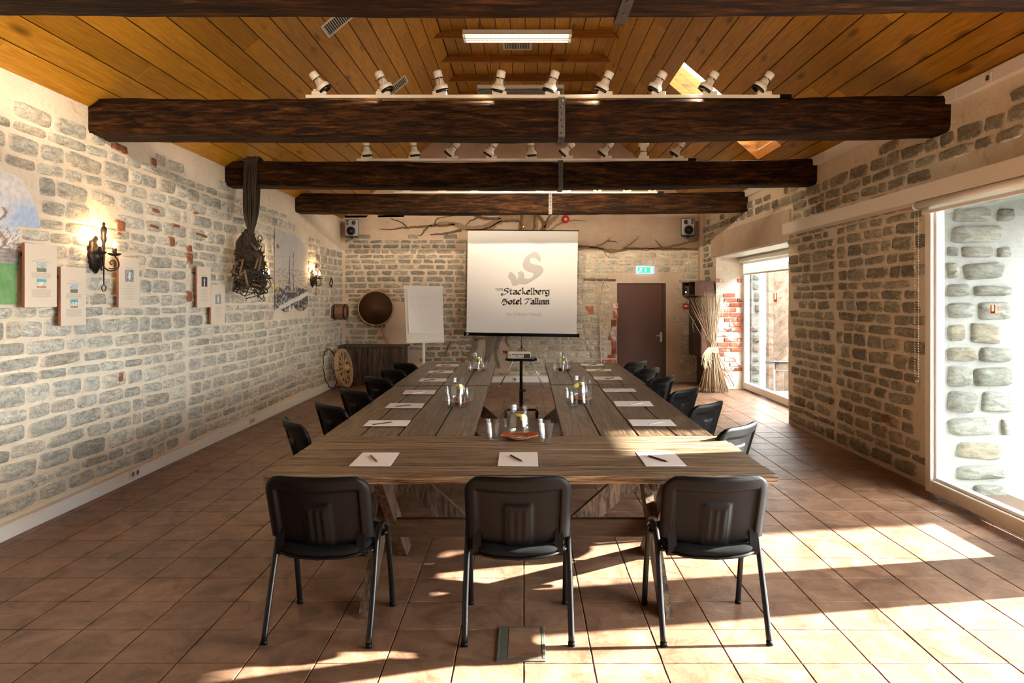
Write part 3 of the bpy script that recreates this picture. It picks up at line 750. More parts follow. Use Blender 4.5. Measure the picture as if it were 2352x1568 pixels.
# --- pelmet and blinds
mb = MB(); pass
pel = empty('trim_4'); tag(pel, kind='structure')
y = -1.0
for y2 in (1.0, 3.3, 6.2, 9.08): MB().box(3.44, 3.61, y, y2, 2.552, 2.690, bev=0.002).build('pelmet_board', M['pelmet'], pel); y = y2
def blind(x, y0, y1, ztop, zbot, label, chain=True, cz=1.0, r=0.032):
    e = empty('roller_blind', (x, (y0+y1)/2, ztop), 0, label, 'blind', 'white roller blinds'); h = (y1-y0)/2
    mb = MB(); mb.tube([(0, -h, -r), (0, h, -r)], r, 20); mb.build('roller', M['white'], e)
    MB().box(-0.001+r*0.9, 0.001+r*0.9, -h+0.03, h-0.03, zbot-ztop+0.03, -r).build('blind_cloth', M['blind'], e)
    MB().box(r*0.9-0.010, r*0.9+0.010, -h+0.03, h-0.03, zbot-ztop, zbot-ztop+0.030, bev=0.004).build('bottom_bar', M['white'], e)
    mb = MB(); mb.lathe([(0.001, -0.004), (r+0.008, -0.004), (r+0.008, 0.016), (0.001, 0.016)], 20, Matrix.Translation((0, h+0.004, -r)) @ Matrix.Rotation(R(-90), 4, 'X')); mb.build('end_cap', M['white'], e)
    if chain:
        mb = MB(); top = -r; low = cz-ztop; w_ = 0.05
        pts = [(-0.005, h+0.01-w_*0, top)]; n = int((top-low)/0.022); beads = []
        for k in range(n): beads.append((-0.012, h+0.012, top-k*0.022))
        for k in range(n): beads.append((-0.012-0.001, h+0.012-0.055*min(1, k/6+0.4), top-k*0.022))
        for a in range(1, 6): beads.append((-0.012, h+0.012-0.0275-0.0275*math.cos(PI*a/6)*-1, low-0.022*math.sin(PI*a/6)))
        for (bx_, by_, bz_) in beads:
            q = 0.0045; mb.add([(bx_+q, by_, bz_), (bx_-q, by_, bz_), (bx_, by_+q, bz_), (bx_, by_-q, bz_), (bx_, by_, bz_+0.009), (bx_, by_, bz_-0.009)], [(0,2,4),(2,1,4),(1,3,4),(3,0,4),(2,0,5),(1,2,5),(3,1,5),(0,3,5)], True)
        tag(mb.build('bead_chain', M['lamp'], e), kind='stuff')
    return e
blind(3.462, 4.50, 6.01, 2.550, 2.435, 'white roller blind rolled nearly up over the near right window, with bead chain', cz=0.99)
blind(3.462, -0.5, 4.42, 2.550, 2.30, 'white roller blind slightly lowered over the right window nearest the camera', False)
blind(gx-0.05, W2A+0.05, W2B-0.03, 2.46, 2.14, 'white roller blind partly lowered over the far window by the bricks', False, r=0.04)

# ------------------------------------------------------------------ outdoors, as seen through the glass
tag(MB().box(3.4, 22, -8, 26, -0.30, -0.10).build('ground', M['paving'], recalc=True), 'grey paved yard outside the right windows', kind='structure')
ew = MB(); ew.box(XR+0.64, 8.6, 6.07, 6.5, -0.2, 3.5)
ew.add(*sheet(XR+0.05, XR+0.66, -0.1, 3.3, lambda u, v: Vector((u, W1B-0.035+wob(u*3, v*3, 0.02), v)), 0.1), smooth=True)
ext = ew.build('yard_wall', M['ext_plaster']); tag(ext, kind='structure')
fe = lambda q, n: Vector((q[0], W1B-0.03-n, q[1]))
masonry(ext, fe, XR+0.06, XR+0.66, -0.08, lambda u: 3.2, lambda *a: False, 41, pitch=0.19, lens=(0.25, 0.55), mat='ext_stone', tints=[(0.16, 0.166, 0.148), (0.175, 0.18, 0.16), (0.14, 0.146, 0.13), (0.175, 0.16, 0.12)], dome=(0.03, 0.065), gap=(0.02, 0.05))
e2 = MB(); e2.box(4.32, 4.48, 12.95, 13.6, -0.2, 3.4)
ext2 = e2.build('yard_wall', M['ext_plaster']); tag(ext2, kind='structure')
fe2 = lambda q, n: Vector((q[0], 12.95-n, q[1]))
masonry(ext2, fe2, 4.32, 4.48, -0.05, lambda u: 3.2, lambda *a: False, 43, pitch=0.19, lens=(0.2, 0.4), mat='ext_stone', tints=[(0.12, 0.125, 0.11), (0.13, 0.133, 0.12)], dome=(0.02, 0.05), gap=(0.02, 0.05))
tag(MB().box(9.5, 9.9, 6.5, 26, -0.2, 4.35).build('yard_wall', M['ext_plaster']), kind='structure')  # unseen wall kept tall to block the sun from the far window
gate = empty('barn_gate', (4.63, 13.0, -0.1), 0, 'weathered wooden gate leaf with diagonal boards seen through the far window', 'gate')
MB().box(0, 0.11, -0.07, 0.07, 0, 2.9, bev=0.01).build('gate_post', M['gate_wood'], gate)
def clipd(c, x0, x1, z0, z1, w):                   # a diagonal board clipped to the leaf
    poly = [(x0, x0+c), (x1, x1+c), (x1, x1+c+w), (x0, x0+c+w)]
    def clip(poly, f, g):
        out = []
        for i in range(len(poly)):
            a, b = poly[i], poly[(i+1) % len(poly)]; fa, fb_ = f(a), f(b)
            if fa >= 0: out.append(a)
            if (fa >= 0) != (fb_ >= 0): t = fa/(fa-fb_); out.append((a[0]+(b[0]-a[0])*t, a[1]+(b[1]-a[1])*t))
        return out
    poly = clip(poly, lambda p: p[1]-z0, 0)
    if len(poly) > 2: poly = clip(poly, lambda p: z1-p[1], 0)
    return poly
c = -1.6
while c < 2.9:
    pl = clipd(c, 0.125, 1.6, 0.62, 2.85, 0.115)
    if len(pl) > 2: MB().prism(pl, 0.03, Matrix.Translation((0, -0.03+random.uniform(0, 0.006), 0))).build('board', M['gate_wood'], gate)
    c += 0.125
MB().box(0.14, 1.6, -0.06, 0.0, 0.45, 0.60, bev=0.008).build('rail', M['gate_wood'], gate)
for k in range(9): MB().box(0.16+k*0.16, 0.16+k*0.16+0.15, -0.03, 0.0, 0.05, 0.44, bev=0.004).build('board', M['gate_wood'], gate)
mb = MB(); mb.box(-0.06, 0.5, -0.085, -0.07, 0.58, 0.61); mb.build('hinge', M['iron'], gate)
portal((3.70, 2.7, 1.35), (2.6, 6.7), (0, R(90), 0)); portal((4.3, 11.1, 1.3), (2.5, 3.5), (0, R(90), 0))
portal((2.67, 9.3, roof_r(2.67)+0.5), (1.5, 0.95), (0, ang, 0))

# ------------------------------------------------------------------ beams
def make_beam(name, y0, x0, x1, zc, hh, dd, label, seed, strap_x, slant=0.0):
    # rounded hewn timber running across the room
    mb = MB(); nx = 90; prof = []
    cr = 0.045
    for (cy, cz, a0) in ((dd/2-cr, hh/2-cr, 0), (-dd/2+cr, hh/2-cr, 90), (-dd/2+cr, -hh/2+cr, 180), (dd/2-cr, -hh/2+cr, 270)):
        for k in range(3):
            a = R(a0+45*k); prof.append((cy+cr*math.cos(a), cz+cr*math.sin(a)))
        # a middle point on the following side
    pts = []
    for i, p in enumerate(prof):
        q = prof[(i+1) % len(prof)]; pts.append(p)
        if i % 3 == 2:
            for t in (0.25, 0.5, 0.75): pts.append((p[0]+(q[0]-p[0])*t, p[1]+(q[1]-p[1])*t))
    n = len(pts); vs = []; fs = []
    for i in range(nx+1):
        x = x0+(x1-x0)*i/nx; sag = -0.030*(1-((x)/3.7)**2)+0.012*(x/3.7); yy = slant*x
        for k, (py, pz) in enumerate(pts):
            w = 0.016*mnoise.noise(Vector((x*1.1, py*5+seed, pz*5)))+0.007*mnoise.noise(Vector((x*5, py*9+seed, pz*14)))
            s_ = 1+w*4.0
            z = zc+sag+pz*s_; z = min(z, roof_l(x)-0.004 if x < 0 else roof_r(x)-0.004)
            vs.append((x, y0+dd/2+yy+py*s_, z))
    for i in range(nx):
        for k in range(n):
            fs.append((i*n+k, i*n+(k+1) % n, (i+1)*n+(k+1) % n, (i+1)*n+k))
    fs.append(tuple(range(n-1, -1, -1))); fs.append(tuple(range(nx*n, nx*n+n)))
    mb.add(vs, fs, True)
    o = mb.build(name, M['beam'], None); tag(o, label, 'beam', 'dark ceiling beams')
    # steel strap round the beam, with rivets
    if strap_x is not None:
        sag = -0.030*(1-(strap_x/3.7)**2); cyy = y0+dd/2+slant*strap_x; a = dd/2+0.010; b = hh/2+0.010; w = 0.028
        s = MB(); z0, z1 = zc+sag-b, zc+sag+b
        s.box(strap_x-w, strap_x+w, cyy-a-0.004, cyy-a+0.003, z0, z1); s.box(strap_x-w, strap_x+w, cyy+a-0.003, cyy+a+0.004, z0, z1)
        s.box(strap_x-w, strap_x+w, cyy-a, cyy+a, z0-0.003, z0+0.004); s.box(strap_x-w, strap_x+w, cyy-a, cyy+a, z1-0.004, z1+0.003)
        st = s.build('strap', M['strap'], o); rv = MB()
        for k in range(6):
            z = z0+0.03+(z1-z0-0.06)*k/5
            rv.lathe([(0.001, 0.009), (0.007, 0.007), (0.010, 0.0), (0.010, -0.003)], 8, Matrix.Translation((strap_x+(0.004 if k % 2 else -0.004), cyy-a-0.004, z)) @ Matrix.Rotation(R(90), 4, 'X'))
        for k in range(2): rv.lathe([(0.001, 0.009), (0.007, 0.007), (0.010, 0.0)], 8, Matrix.Translation((strap_x, cyy-a+0.08+k*0.14, z0-0.003)) @ Matrix.Rotation(R(180), 4, 'X'))
        rv.build('rivet_row', M['strap'], st)
    return o
BZ, BH, BD = 3.272, 0.315, 0.32
BEAMS = [3.08, 5.80, 8.45, 11.05]
make_beam('ceiling_beam', BEAMS[0], -3.78, 3.75, BZ, BH, BD, 'dark hewn ceiling beam nearest the camera, cut by the top of the photo', 1, 0.48)
make_beam('ceiling_beam', BEAMS[1], -3.78, 3.75, BZ, BH, BD, 'dark hewn ceiling beam second from the camera, largest one fully in view, under nine spotlights', 5, 0.322)
make_beam('ceiling_beam', BEAMS[2], -3.78, 3.75, BZ, BH, BD, 'dark hewn ceiling beam third from the camera, with the fishing net slung over its left end', 9, 0.458)
make_beam('ceiling_beam', BEAMS[3], -3.78, 3.75, BZ, BH, BD, 'dark hewn ceiling beam farthest from the camera, nearest the back wall', 13, 0.43)

# lighting tracks and spotlights
TOPZ = BZ+BH/2-0.010
def track(y, x0, x1, label):
    mb = MB(); mb.box(x0, x1, y-0.018, y+0.018, TOPZ-0.006, TOPZ+0.022, bev=0.002)
    e = mb.build('lighting_track', M['lamp'], None); tag(e, label, 'track', 'lighting tracks on the beams')
    c = MB(); c.box(x1, x1+0.10, y-0.016, y+0.016, TOPZ-0.005, TOPZ+0.025); c.build('end_feed', M['black_plastic'], e)
def sag_top(x): return -0.030*(1-((x)/3.7)**2)+0.012*(x/3.7)
TY = [b+0.04 for b in BEAMS]
track(TY[1], P(703, 0, TY[1]).x, P(1790, 0, TY[1]).x, 'white lighting track along the top of the second beam from the camera')
track(TY[2], P(820, 0, TY[2]).x, P(1580, 0, TY[2]).x, 'white lighting track along the top of the third beam, behind the nearest spotlights')
track(TY[3], P(905, 0, TY[3]).x, P(1510, 0, TY[3]).x, 'white lighting track along the top of the farthest beam')
def make_spot():
    e = empty('track_spotlight')
    mb = MB(); mb.box(-0.055, 0.055, -0.02, 0.02, 0.0, 0.028, bev=0.004); mb.box(-0.045, -0.02, -0.012, 0.012, 0.028, 0.045, bev=0.003); mb.build('track_adapter', M['lamp'], e)
    head = empty('head', (0, 0, 0.10)); setparent(head, e)
    mb = MB()                                        # axis along -z (aim), rear up
    prof = [(0.001, 0.088), (0.026, 0.088), (0.028, 0.083), (0.032, 0.083), (0.034, 0.078), (0.034, 0.036), (0.030, 0.030)]
    mb.lathe(prof, 20); mb.build('rear_housing', M['lamp'], head)
    mb = MB(); mb.lathe([(0.031, 0.034), (0.032, 0.026), (0.029, 0.024)], 20); mb.build('dark_gap', M['black_metal'], head)
    mb = MB(); mb.lathe([(0.029, 0.028), (0.031, 0.0), (0.038, -0.018), (0.050, -0.028), (0.053, -0.034), (0.053, -0.058), (0.050, -0.060)], 24); mb.build('bell_shade', M['lamp'], head)
    mb = MB(); mb.lathe([(0.050, -0.056), (0.054, -0.060), (0.054, -0.078), (0.047, -0.080), (0.040, -0.062), (0.001, -0.058)], 24); mb.build('front_ring', M['black_metal'], head)
    mb = MB()
    for s in (-1, 1): mb.bar((s*0.040, 0, 0.032), (s*0.046, 0, -0.052), 0.008, 0.003, (1, 0, 0))
    mb.tube([(-0.046, 0.0, -0.052), (-0.03, 0.035, -0.066), (0.03, 0.035, -0.066), (0.046, 0, -0.052)], 0.003, 6)
    mb.tube([(-0.036, -0.010, 0.030), (-0.052, -0.012, 0.034)], 0.003, 6); mb.build('yoke', M['strap'], head)
    mb = MB(); mb.tube(spline([(0.0, -0.034, 0.030), (0.008, -0.052, 0.010), (0.012, -0.048, -0.02), (0.0, -0.03, -0.045), (-0.02, -0.01, -0.085)], 4), 0.0035, 6); mb.build('cable', M['lamp'], e).location = (0, 0, 0.10)
    return e, head
spot0, head0 = make_spot(); used = [False]
LN = ['first', 'second', 'third', 'fourth', 'fifth', 'sixth', 'seventh', 'eighth', 'ninth']
def place_spot(px, y, tilt, pitch, label, flip=False, grp='', s=1.0, energy=0, aim=None):
    x = P(px, 0, y).x
    if used[0]: o = copy_tree(spot0)
    else: o = spot0; used[0] = True
    o.location = (x, y, TOPZ+0.021); o.scale = (s, s, s)
    h = [k for k in KIDS[o.name] if k.name.startswith('head')][0]
    h.rotation_euler = (R(pitch), R(180 if flip else -tilt), 0)
    tag(o, label, 'spotlight', grp)
    if energy:
        l = bpy.data.lights.new('spot_glow', 'SPOT'); l.energy = energy; l.color = (1.0, 0.80, 0.58); l.spot_size = R(118); l.spot_blend = 0.8; l.shadow_soft_size = 0.03
        lo = bpy.data.objects.new('spot_glow', l); C.objects.link(lo)
        a = Vector((x, y, TOPZ+0.10)); d = (Vector(aim)-a).normalized(); lo.location = a+d*0.10
        lo.rotation_euler = d.to_track_quat('-Z', 'Y').to_euler()
S2 = [(733, 38, 10), (880, 28, 5), (1010, 14, 8), (1147, -12, 10), (1268, -20, 8), (1390, -28, 8), (1512, -30, 8), (1630, -32, 8), (1755, -38, 8)]
for i, (px, t, p) in enumerate(S2):
    place_spot(px, TY[1], t, p, 'cream track spotlight on the nearest row, %s from the left' % LN[i], grp='spotlights on the second beam', s=1.12, energy=(0, 90, 0, 140, 0, 140, 0, 70, 0)[i], aim=(-3.4+0.3*i, 6.0, 0.8))
S3 = [(842, 4, 10), (951, 6, 8), (1040, -42, 8), (1129, -32, 8), (1220, 4, 8), (1303, -44, 8), (1392, -40, 8), (1478, 0, 0), (1557, -36, 8)]
for i, (px, t, p) in enumerate(S3):
    place_spot(px, TY[2], t, p, 'cream track spotlight on the third beam, %s from the left%s' % (LN[i], ', aimed at the ceiling' if i == 7 else ''), flip=(i == 7), grp='spotlights on the third beam', s=1.22, energy=(190, 0, 0, 280, 0, 280, 0, 0, 140)[i], aim=(-2.6+0.65*i, 12.0 if i else 10.5, 0.3))
for i, px in enumerate((935, 1015, 1090, 1165, 1240, 1302, 1372, 1440, 1497)):
    place_spot(px, TY[3], (10, -14, 18, -6, 12, -30, -24, 8, -16)[i], 8, 'cream track spotlight on the farthest beam, %s from the left' % LN[i], grp='spotlights on the farthest beam', s=1.2, energy=(55, 0, 50, 0, 40, 0, 45, 0, 30)[i], aim=(-2.9+0.72*i, 13.9, 0.9))

track(TY[0]-0.0, -2.3, 2.3, 'unseen white lighting track added along the beam nearest the camera')  # unseen track and spotlights added to brighten left wall and second beam
for i, (x_, t, am, en) in enumerate(((-1.6, 30, (-3.7, 4.6, 0.9), 150), (-0.5, 40, (-3.7, 5.6, 0.7), 170), (0.4, -10, (0.6, 5.8, 3.2), 45), (1.5, -30, (3.6, 6.8, 1.2), 0))):
    place_spot(HX+x_*F/TY[0], TY[0], t, 8, 'unseen cream track spotlight added above the view for light, %s from the left' % LN[i], grp='unseen spotlights added on the first beam', s=1.12, energy=en, aim=am)

# fluorescent fittings
def fluoro(y, zb, L, lit, label):
    e = empty('fluorescent_fitting', (0, y, zb), 0, label, 'ceiling light'); w, h = 0.30, 0.055; x0 = P(1188 if lit else 1196, 0, y).x
    mb = MB(); a, b = x0-L/2, x0+L/2
    mb.box(a, b, -w/2, -w/2+0.006, 0, h); mb.box(a, b, w/2-0.006, w/2, 0, h); mb.box(a, a+0.006, -w/2, w/2, 0, h); mb.box(b-0.006, b, -w/2, w/2, 0, h); mb.box(a, b, -w/2, w/2, h-0.004, h)
    mb.build('casing', M['white'], e)
    for yy in (-0.07, 0.07):
        mb = MB(); mb.tube([(a+0.03, yy, 0.030), (b-0.03, yy, 0.030)], 0.013, 10); mb.build('tube', M['tubelight'] if lit else M['white'], e)
    mb = MB(); k = a+0.03
    while k < b-0.02: mb.box(k-0.0008, k+0.0008, -w/2+0.008, w/2-0.008, 0.0, 0.018); k += 0.033
    for yy in (-0.135, -0.01, 0.01, 0.135): mb.box(a+0.008, b-0.008, yy-0.001, yy+0.001, 0.0, 0.022)
    mb.build('louvre', M['chrome'], e)
    for sx in (a+0.2, b-0.2): MB().tube([(sx, 0, h), (sx, 0, ZFLAT-zb+0.005)], 0.004, 6).build('hanger_rod', M['strap'], e)
    return e, x0
f1, fx = fluoro(8.32, 4.87, 1.32, True, 'lit louvred fluorescent fitting hanging nearest the camera')
f2_, _ = fluoro(10.43, 4.87, 1.32, False, 'dim louvred fluorescent fitting behind the first, above the nearest row of spotlights')

# ventilation grilles
def vent(loc, rot, w, h, n, label):
    e = empty('ventilation_grille', loc, 0, label, 'vent', 'white ventilation grilles'); e.rotation_euler = rot
    b = 0.022; mb = MB(); mb.box(-w/2, w/2, -h/2, -h/2+b, -0.014, 0.0); mb.box(-w/2, w/2, h/2-b, h/2, -0.014, 0.0); mb.box(-w/2, -w/2+b, -h/2+b, h/2-b, -0.014, 0.0); mb.box(w/2-b, w/2, -h/2+b, h/2-b, -0.014, 0.0)
    mb.build('frame', M['white'], e)
    MB().box(-w/2+0.01, w/2-0.01, -h/2+0.01, h/2-0.01, -0.002, 0.0).build('backing', M['dark_grille'], e)
    sl = None
    for k in range(n):
        x = -w/2+b+(w-2*b)*(k+0.5)/n
        if sl is None: sl = MB().box(-0.003, 0.003, -h/2+b, h/2-b, -0.012, -0.003).mesh('slat', M['white'])
        o = bpy.data.objects.new('slat', sl); C.objects.link(o); o.location = (x, 0, 0); o.rotation_euler = (0, R(25), 0); setparent(o, e)
vent((P(1188, 0, 10.15).x, 10.17, ZFLAT-0.002), (0, 0, 0), 0.43, 0.44, 16, 'white ventilation grille in the flat ceiling behind the lit fluorescent fitting')
d = 10.16; x = -1.90; vent((x, d, roof_l(x)-0.003), (0, -ang, 0), 0.40, 0.30, 14, 'white ventilation grille in the left ceiling slope beside the second spotlight')
d = 7.47; x = -2.03; vent((x, d, roof_l(x)-0.003), (0, -ang, 0), 0.40, 0.30, 14, 'white ventilation grille in the left ceiling slope just behind the nearest beam')

# ------------------------------------------------------------------ tables
TZ = 0.76; TH = 0.046
def table(name, x0, x1, y0, y1, along, nplank, mat, label, skew=0.0, dz=0.0, seed=0, weights=None):
    cx, cy = (x0+x1)/2, (y0+y1)/2
    e = empty(name, (cx, cy, 0), skew, label, 'table', 'trestle tables of thick planks'); hx, hy = (x1-x0)/2, (y1-y0)/2; r = random.Random(seed)
    W = (hy if along == 'x' else hx)*2; pos = -W/2; weights = weights or [1]*nplank; tot = sum(weights)
    for k in range(nplank):
        w = W*weights[k]/tot; g = 0.0028 if along == 'x' else 0.0045; a, b = pos+g, pos+w-g; pos += w; j0, j1 = r.uniform(-0.010, 0.006), r.uniform(-0.006, 0.010)
        mb = MB(); n = 14; vs = []; fs = []; cs = (b-a)
        for i in range(n+1):
            t = -1+2*i/n; L = (hx if along == 'x' else hy); p = t*L+(j0 if i == 0 else j1 if i == n else 0)
            wa = a+0.003*mnoise.noise(Vector((p*2.5, k, seed))); wb_ = b+0.003*mnoise.noise(Vector((p*2.5, k+1.0, seed+5)))
            zt = TZ+dz+0.0015*mnoise.noise(Vector((p*2, k*3, seed))); q = 0.004
            for (c_, z) in ((wa, TZ+dz-TH), (wb_, TZ+dz-TH), (wb_, zt-q), (wb_-q, zt), (wa+q, zt), (wa, zt-q)):
                vs.append((p, c_, z) if along == 'x' else (c_, p, z))
        for i in range(n):
            for m_ in range(6): fs.append((i*6+m_, i*6+(m_+1) % 6, (i+1)*6+(m_+1) % 6, (i+1)*6+m_))
        fs.append(tuple(range(6))); fs.append(tuple(range(n*6, n*6+6)))
        c0 = (a+b)/2; off = Vector((0, c0, 0)) if along == 'x' else Vector((c0, 0, 0))
        mb.add([Vector(v)-off for v in vs], fs); mb.build('plank', M[mat], e, loc=off)
    # trestles: two crossed boards near each end, joined by a stretcher
    L = hx if along == 'x' else hy; Wd = (hy if along == 'x' else hx)
    inset = 0.55 if along == 'x' else 0.36; zt = TZ+dz-TH
    def pt(l, w, z): return (l, w, z) if along == 'x' else (w, l, z)
    axis = (1, 0, 0) if along == 'x' else (0, 1, 0)
    for s in (-1, 1):
        l = s*(L-inset); fw = Wd-0.06
        for q in (-1, 1):
            o = l+q*0.028
            poly = MB(); wv = 0.145 if along == 'y' else 0.12
            # parallelogram board with horizontal foot and head
            a0, a1 = q*(fw-0.02), -q*(fw-0.10); hw = wv/2/ math.sin(math.atan2(zt, abs(a1-a0)))
            pp = [(a0-hw, 0.0), (a0+hw, 0.0), (a1+hw, zt), (a1-hw, zt)]
            vs = []
            for th_ in (-0.026, 0.026):
                for (w_, z) in pp: vs.append(pt(o+th_-l+0, w_, z))
            poly.add(vs, [(0,1,2,3),(7,6,5,4),(0,4,5,1),(1,5,6,2),(2,6,7,3),(3,7,4,0)])
            poly.build('leg', M['leg'], e, loc=pt(l, 0, 0))
        mb = MB()
        if along == 'x': mb.box(l-0.095, l-0.056, -Wd+0.12, Wd-0.12, zt-0.07, zt, bev=0.004)
        else: mb.box(-Wd+0.12, Wd-0.12, l-0.095, l-0.056, zt-0.07, zt, bev=0.004)
        mb.build('batten', M['leg_x'] if along == 'y' else M['leg'], e)
    mb = MB(); zc = 0.30; w_ = 0.022 if along == 'x' else 0.022
    if along == 'x': mb.box(-L+inset-0.05, L-inset+0.05, -w_, w_, zc-0.045, zc+0.065, bev=0.005)
    else: mb.box(-w_, w_, -L+inset-0.05, L-inset+0.05, zc-0.02, zc+0.09, bev=0.005)
    mb.build('stretcher', M['leg_x'], e)
    return e
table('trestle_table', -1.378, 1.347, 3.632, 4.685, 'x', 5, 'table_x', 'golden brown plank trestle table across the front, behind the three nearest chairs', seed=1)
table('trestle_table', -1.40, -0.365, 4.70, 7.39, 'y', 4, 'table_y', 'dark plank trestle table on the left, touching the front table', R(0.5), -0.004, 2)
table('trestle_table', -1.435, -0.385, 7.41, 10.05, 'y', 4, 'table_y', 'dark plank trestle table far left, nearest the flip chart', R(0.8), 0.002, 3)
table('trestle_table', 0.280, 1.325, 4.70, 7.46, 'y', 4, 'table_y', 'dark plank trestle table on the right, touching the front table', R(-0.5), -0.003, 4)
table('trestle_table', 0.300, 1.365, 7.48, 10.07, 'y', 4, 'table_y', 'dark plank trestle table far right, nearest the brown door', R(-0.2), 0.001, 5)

# ------------------------------------------------------------------ chairs
def make_chair():
    e = empty('conference_chair')
    for s in (-1, 1):
        x = s*0.262
        rear = [(x, -0.232, 0.0), (x, -0.165, 0.20), (x*0.985, -0.085, 0.44), (x*0.985, -0.068, 0.475), (x*0.985, -0.035, 0.507), (x*0.985, 0.0, 0.519)]
        front = [(x, 0.232, 0.0), (x, 0.195, 0.20), (x*0.985, 0.135, 0.45), (x*0.985, 0.115, 0.490), (x*0.985, 0.075, 0.515), (x*0.985, 0.03, 0.522), (x*0.985, 0.0, 0.519)]
        for pts in (rear, front):
            mb = MB(); mb.tube(spline(pts, 3), 0.0155, 10, ry=0.0125)
            leg = mb.build('leg', M['black_metal'], e)
            f = Vector(pts[0]); d = (Vector(pts[1])-f).normalized()
            mb = MB(); mb.tube([f+Vector((0, 0, 0.0)), f+d*0.022], 0.0175, 10, ry=0.0145); mb.build('foot_cap', M['black_plastic'], leg)
    mb = MB()
    for y in (-0.10, 0.14): mb.tube([(-0.255, y*0.8, 0.425 if y < 0 else 0.45), (-0.235, y, 0.428), (0.235, y, 0.428), (0.255, y*0.8, 0.425 if y < 0 else 0.45)], 0.011, 8)
    mb.build('seat_frame', M['black_metal'], e)
    # seat: rounded pad
    def pad(name, mat, grow, z0, z1, dome):
        mb = MB(); n = 40; ring = []
        for k in range(n):
            a = 2*PI*k/n; c, s = math.cos(a), math.sin(a); ee = 0.42
            x = math.copysign(abs(c)**ee, c)*(0.235+grow); y = math.copysign(abs(s)**ee, s)*(0.205+grow)
            y -= 0.035*(1-(x/0.24)**2) if y < 0 else 0.0
            ring.append((x, y+0.02))
        vs = []; lv = [(1.0, z0), (1.02, (z0+z1)/2), (0.985, z1-0.004), (0.93, z1+dome*0.35), (0.6, z1+dome*0.8), (0.25, z1+dome)]
        for (sc_, z) in lv:
            for (x, y) in ring: vs.append((x*sc_, y*sc_, z+0.018*(1-(x/0.24)**2)*(-1)))
        fs = []
        for i in range(len(lv)-1):
            for k in range(n): fs.append((i*n+k, i*n+(k+1) % n, (i+1)*n+(k+1) % n, (i+1)*n+k))
        fs.append(tuple(range(n-1, -1, -1))); fs.append(tuple(range((len(lv)-1)*n, len(lv)*n)))
        mb.add(vs, fs, True); return mb.build(name, mat, e)
    pad('seat', M['black_fabric'], 0.0, 0.452, 0.482, 0.014); pad('seat_pan', M['black_plastic'], 0.004, 0.436, 0.453, 0.0)
    # backrest: moulded shell with raised rim, sunk panel and a ribbed block; padded front
    ns, ntt = 54, 40; hw = 0.266; ztop, zrim = 0.838, 0.505
    def geo(s, t):
        x = s; z_low = zrim if abs(s) > 0.80 else zrim-0.012-0.040*(1-abs(s)/0.80)
        z = z_low+(ztop-z_low)*t
        w = hw*(1-0.025*(1-t)); cr = 0.088
        if z > ztop-cr: u = (z-(ztop-cr))/cr; w = w-cr+cr*math.sqrt(max(0, 1-min(1, u)**2)) if u < 1 else w-cr
        x = s*w; y = -0.150-0.30*(z-0.45)+0.055*(x/hw)**2
        return x, y, z
    def relief(s, t, x, z):
        rim = max(smoothstep(0.76, 0.82, abs(s)), smoothstep(0.775, 0.815, t)); edge = max(smoothstep(0.93, 1.0, abs(s)), smoothstep(0.94, 1.0, t))
        h = 0.020*rim-0.010*edge
        if t < 0.77: 
            b = (1-smoothstep(0.064, 0.074, abs(x)))*(1-smoothstep(0.600, 0.640, t)); h += 0.012*b
            if t < 0.56 and t > 0.08:
                for xr in (-0.037, 0, 0.037): h += 0.008*max(0, 1-((x-xr)/0.011)**2)*smoothstep(0.08, 0.12, t)*(1-smoothstep(0.52, 0.56, t))
            h -= 0.004*(1-smoothstep(0.78, 0.80, abs(s)))*0
        return h
    vs = []; fs = []
    SS = sorted(set([-1+2*i/ns for i in range(ns+1)]+[0.80, -0.80, 0.805, -0.805, 0.97, -0.97]))
    TT = sorted(set([i/ntt for i in range(ntt+1)]+[0.975, 0.99]))
    A, B = len(SS), len(TT)
    for t in TT:
        for s in SS:
            x, y, z = geo(s, t); vs.append((x, y-0.010-relief(s, t, x, z), z))
    for t in TT:
        for s in SS:
            x, y, z = geo(s, t); vs.append((x*0.99, y+0.004, z-0.001))
    for j in range(B-1):
        for i in range(A-1):
            a = j*A+i; fs.append((a, a+1, a+A+1, a+A)); b = a+A*B; fs.append((b+A, b+A+1, b+1, b))
    for i in range(A-1):
        fs.append((i+1, i, i+A*B, i+1+A*B)); a = (B-1)*A+i; fs.append((a, a+1, a+1+A*B, a+A*B))
    for j in range(B-1):
        a = j*A; fs.append((a, a+A, a+A+A*B, a+A*B)); a = j*A+A-1; fs.append((a+A, a, a+A*B, a+A+A*B))
    mb = MB(); mb.add(vs, fs, True); mb.build('backrest_shell', M['black_plastic'], e)
    mb = MB(); vs = []; fs = []; n1, n2 = 20, 14
    for j in range(n2+1):
        for i in range(n1+1):
            s = (-1+2*i/n1)*0.985; t = 0.03+0.955*j/n2; x, y, z = geo(s, t)
            vs.append((x, y+0.006+0.028*max(0, (1-abs(s)**4))*max(0, 1-(2*t-1)**4)**0.7, z))
    for j in range(n2):
        for i in range(n1): a = j*(n1+1)+i; fs.append((a, a+n1+1, a+n1+2, a+1))
    mb.add(vs, fs, True); mb.build('backrest_pad', M['black_fabric'], e)
    for s in (-1, 1):
        mb = MB(); x = s*0.205
        pts = spline([(x, -0.155, 0.56), (x, -0.170, 0.47), (x, -0.165, 0.435), (x, -0.140, 0.418), (x, -0.105, 0.424), (x, -0.03, 0.432)], 4)
        for i in range(len(pts)-1): mb.bar(pts[i], pts[i+1]+(pts[i+1]-pts[i])*0.12, 0.012, 0.042, (1, 0, 0))
        mb.build('back_bracket', M['black_plastic'], e)
    return e
chair0 = make_chair(); cu = [False]
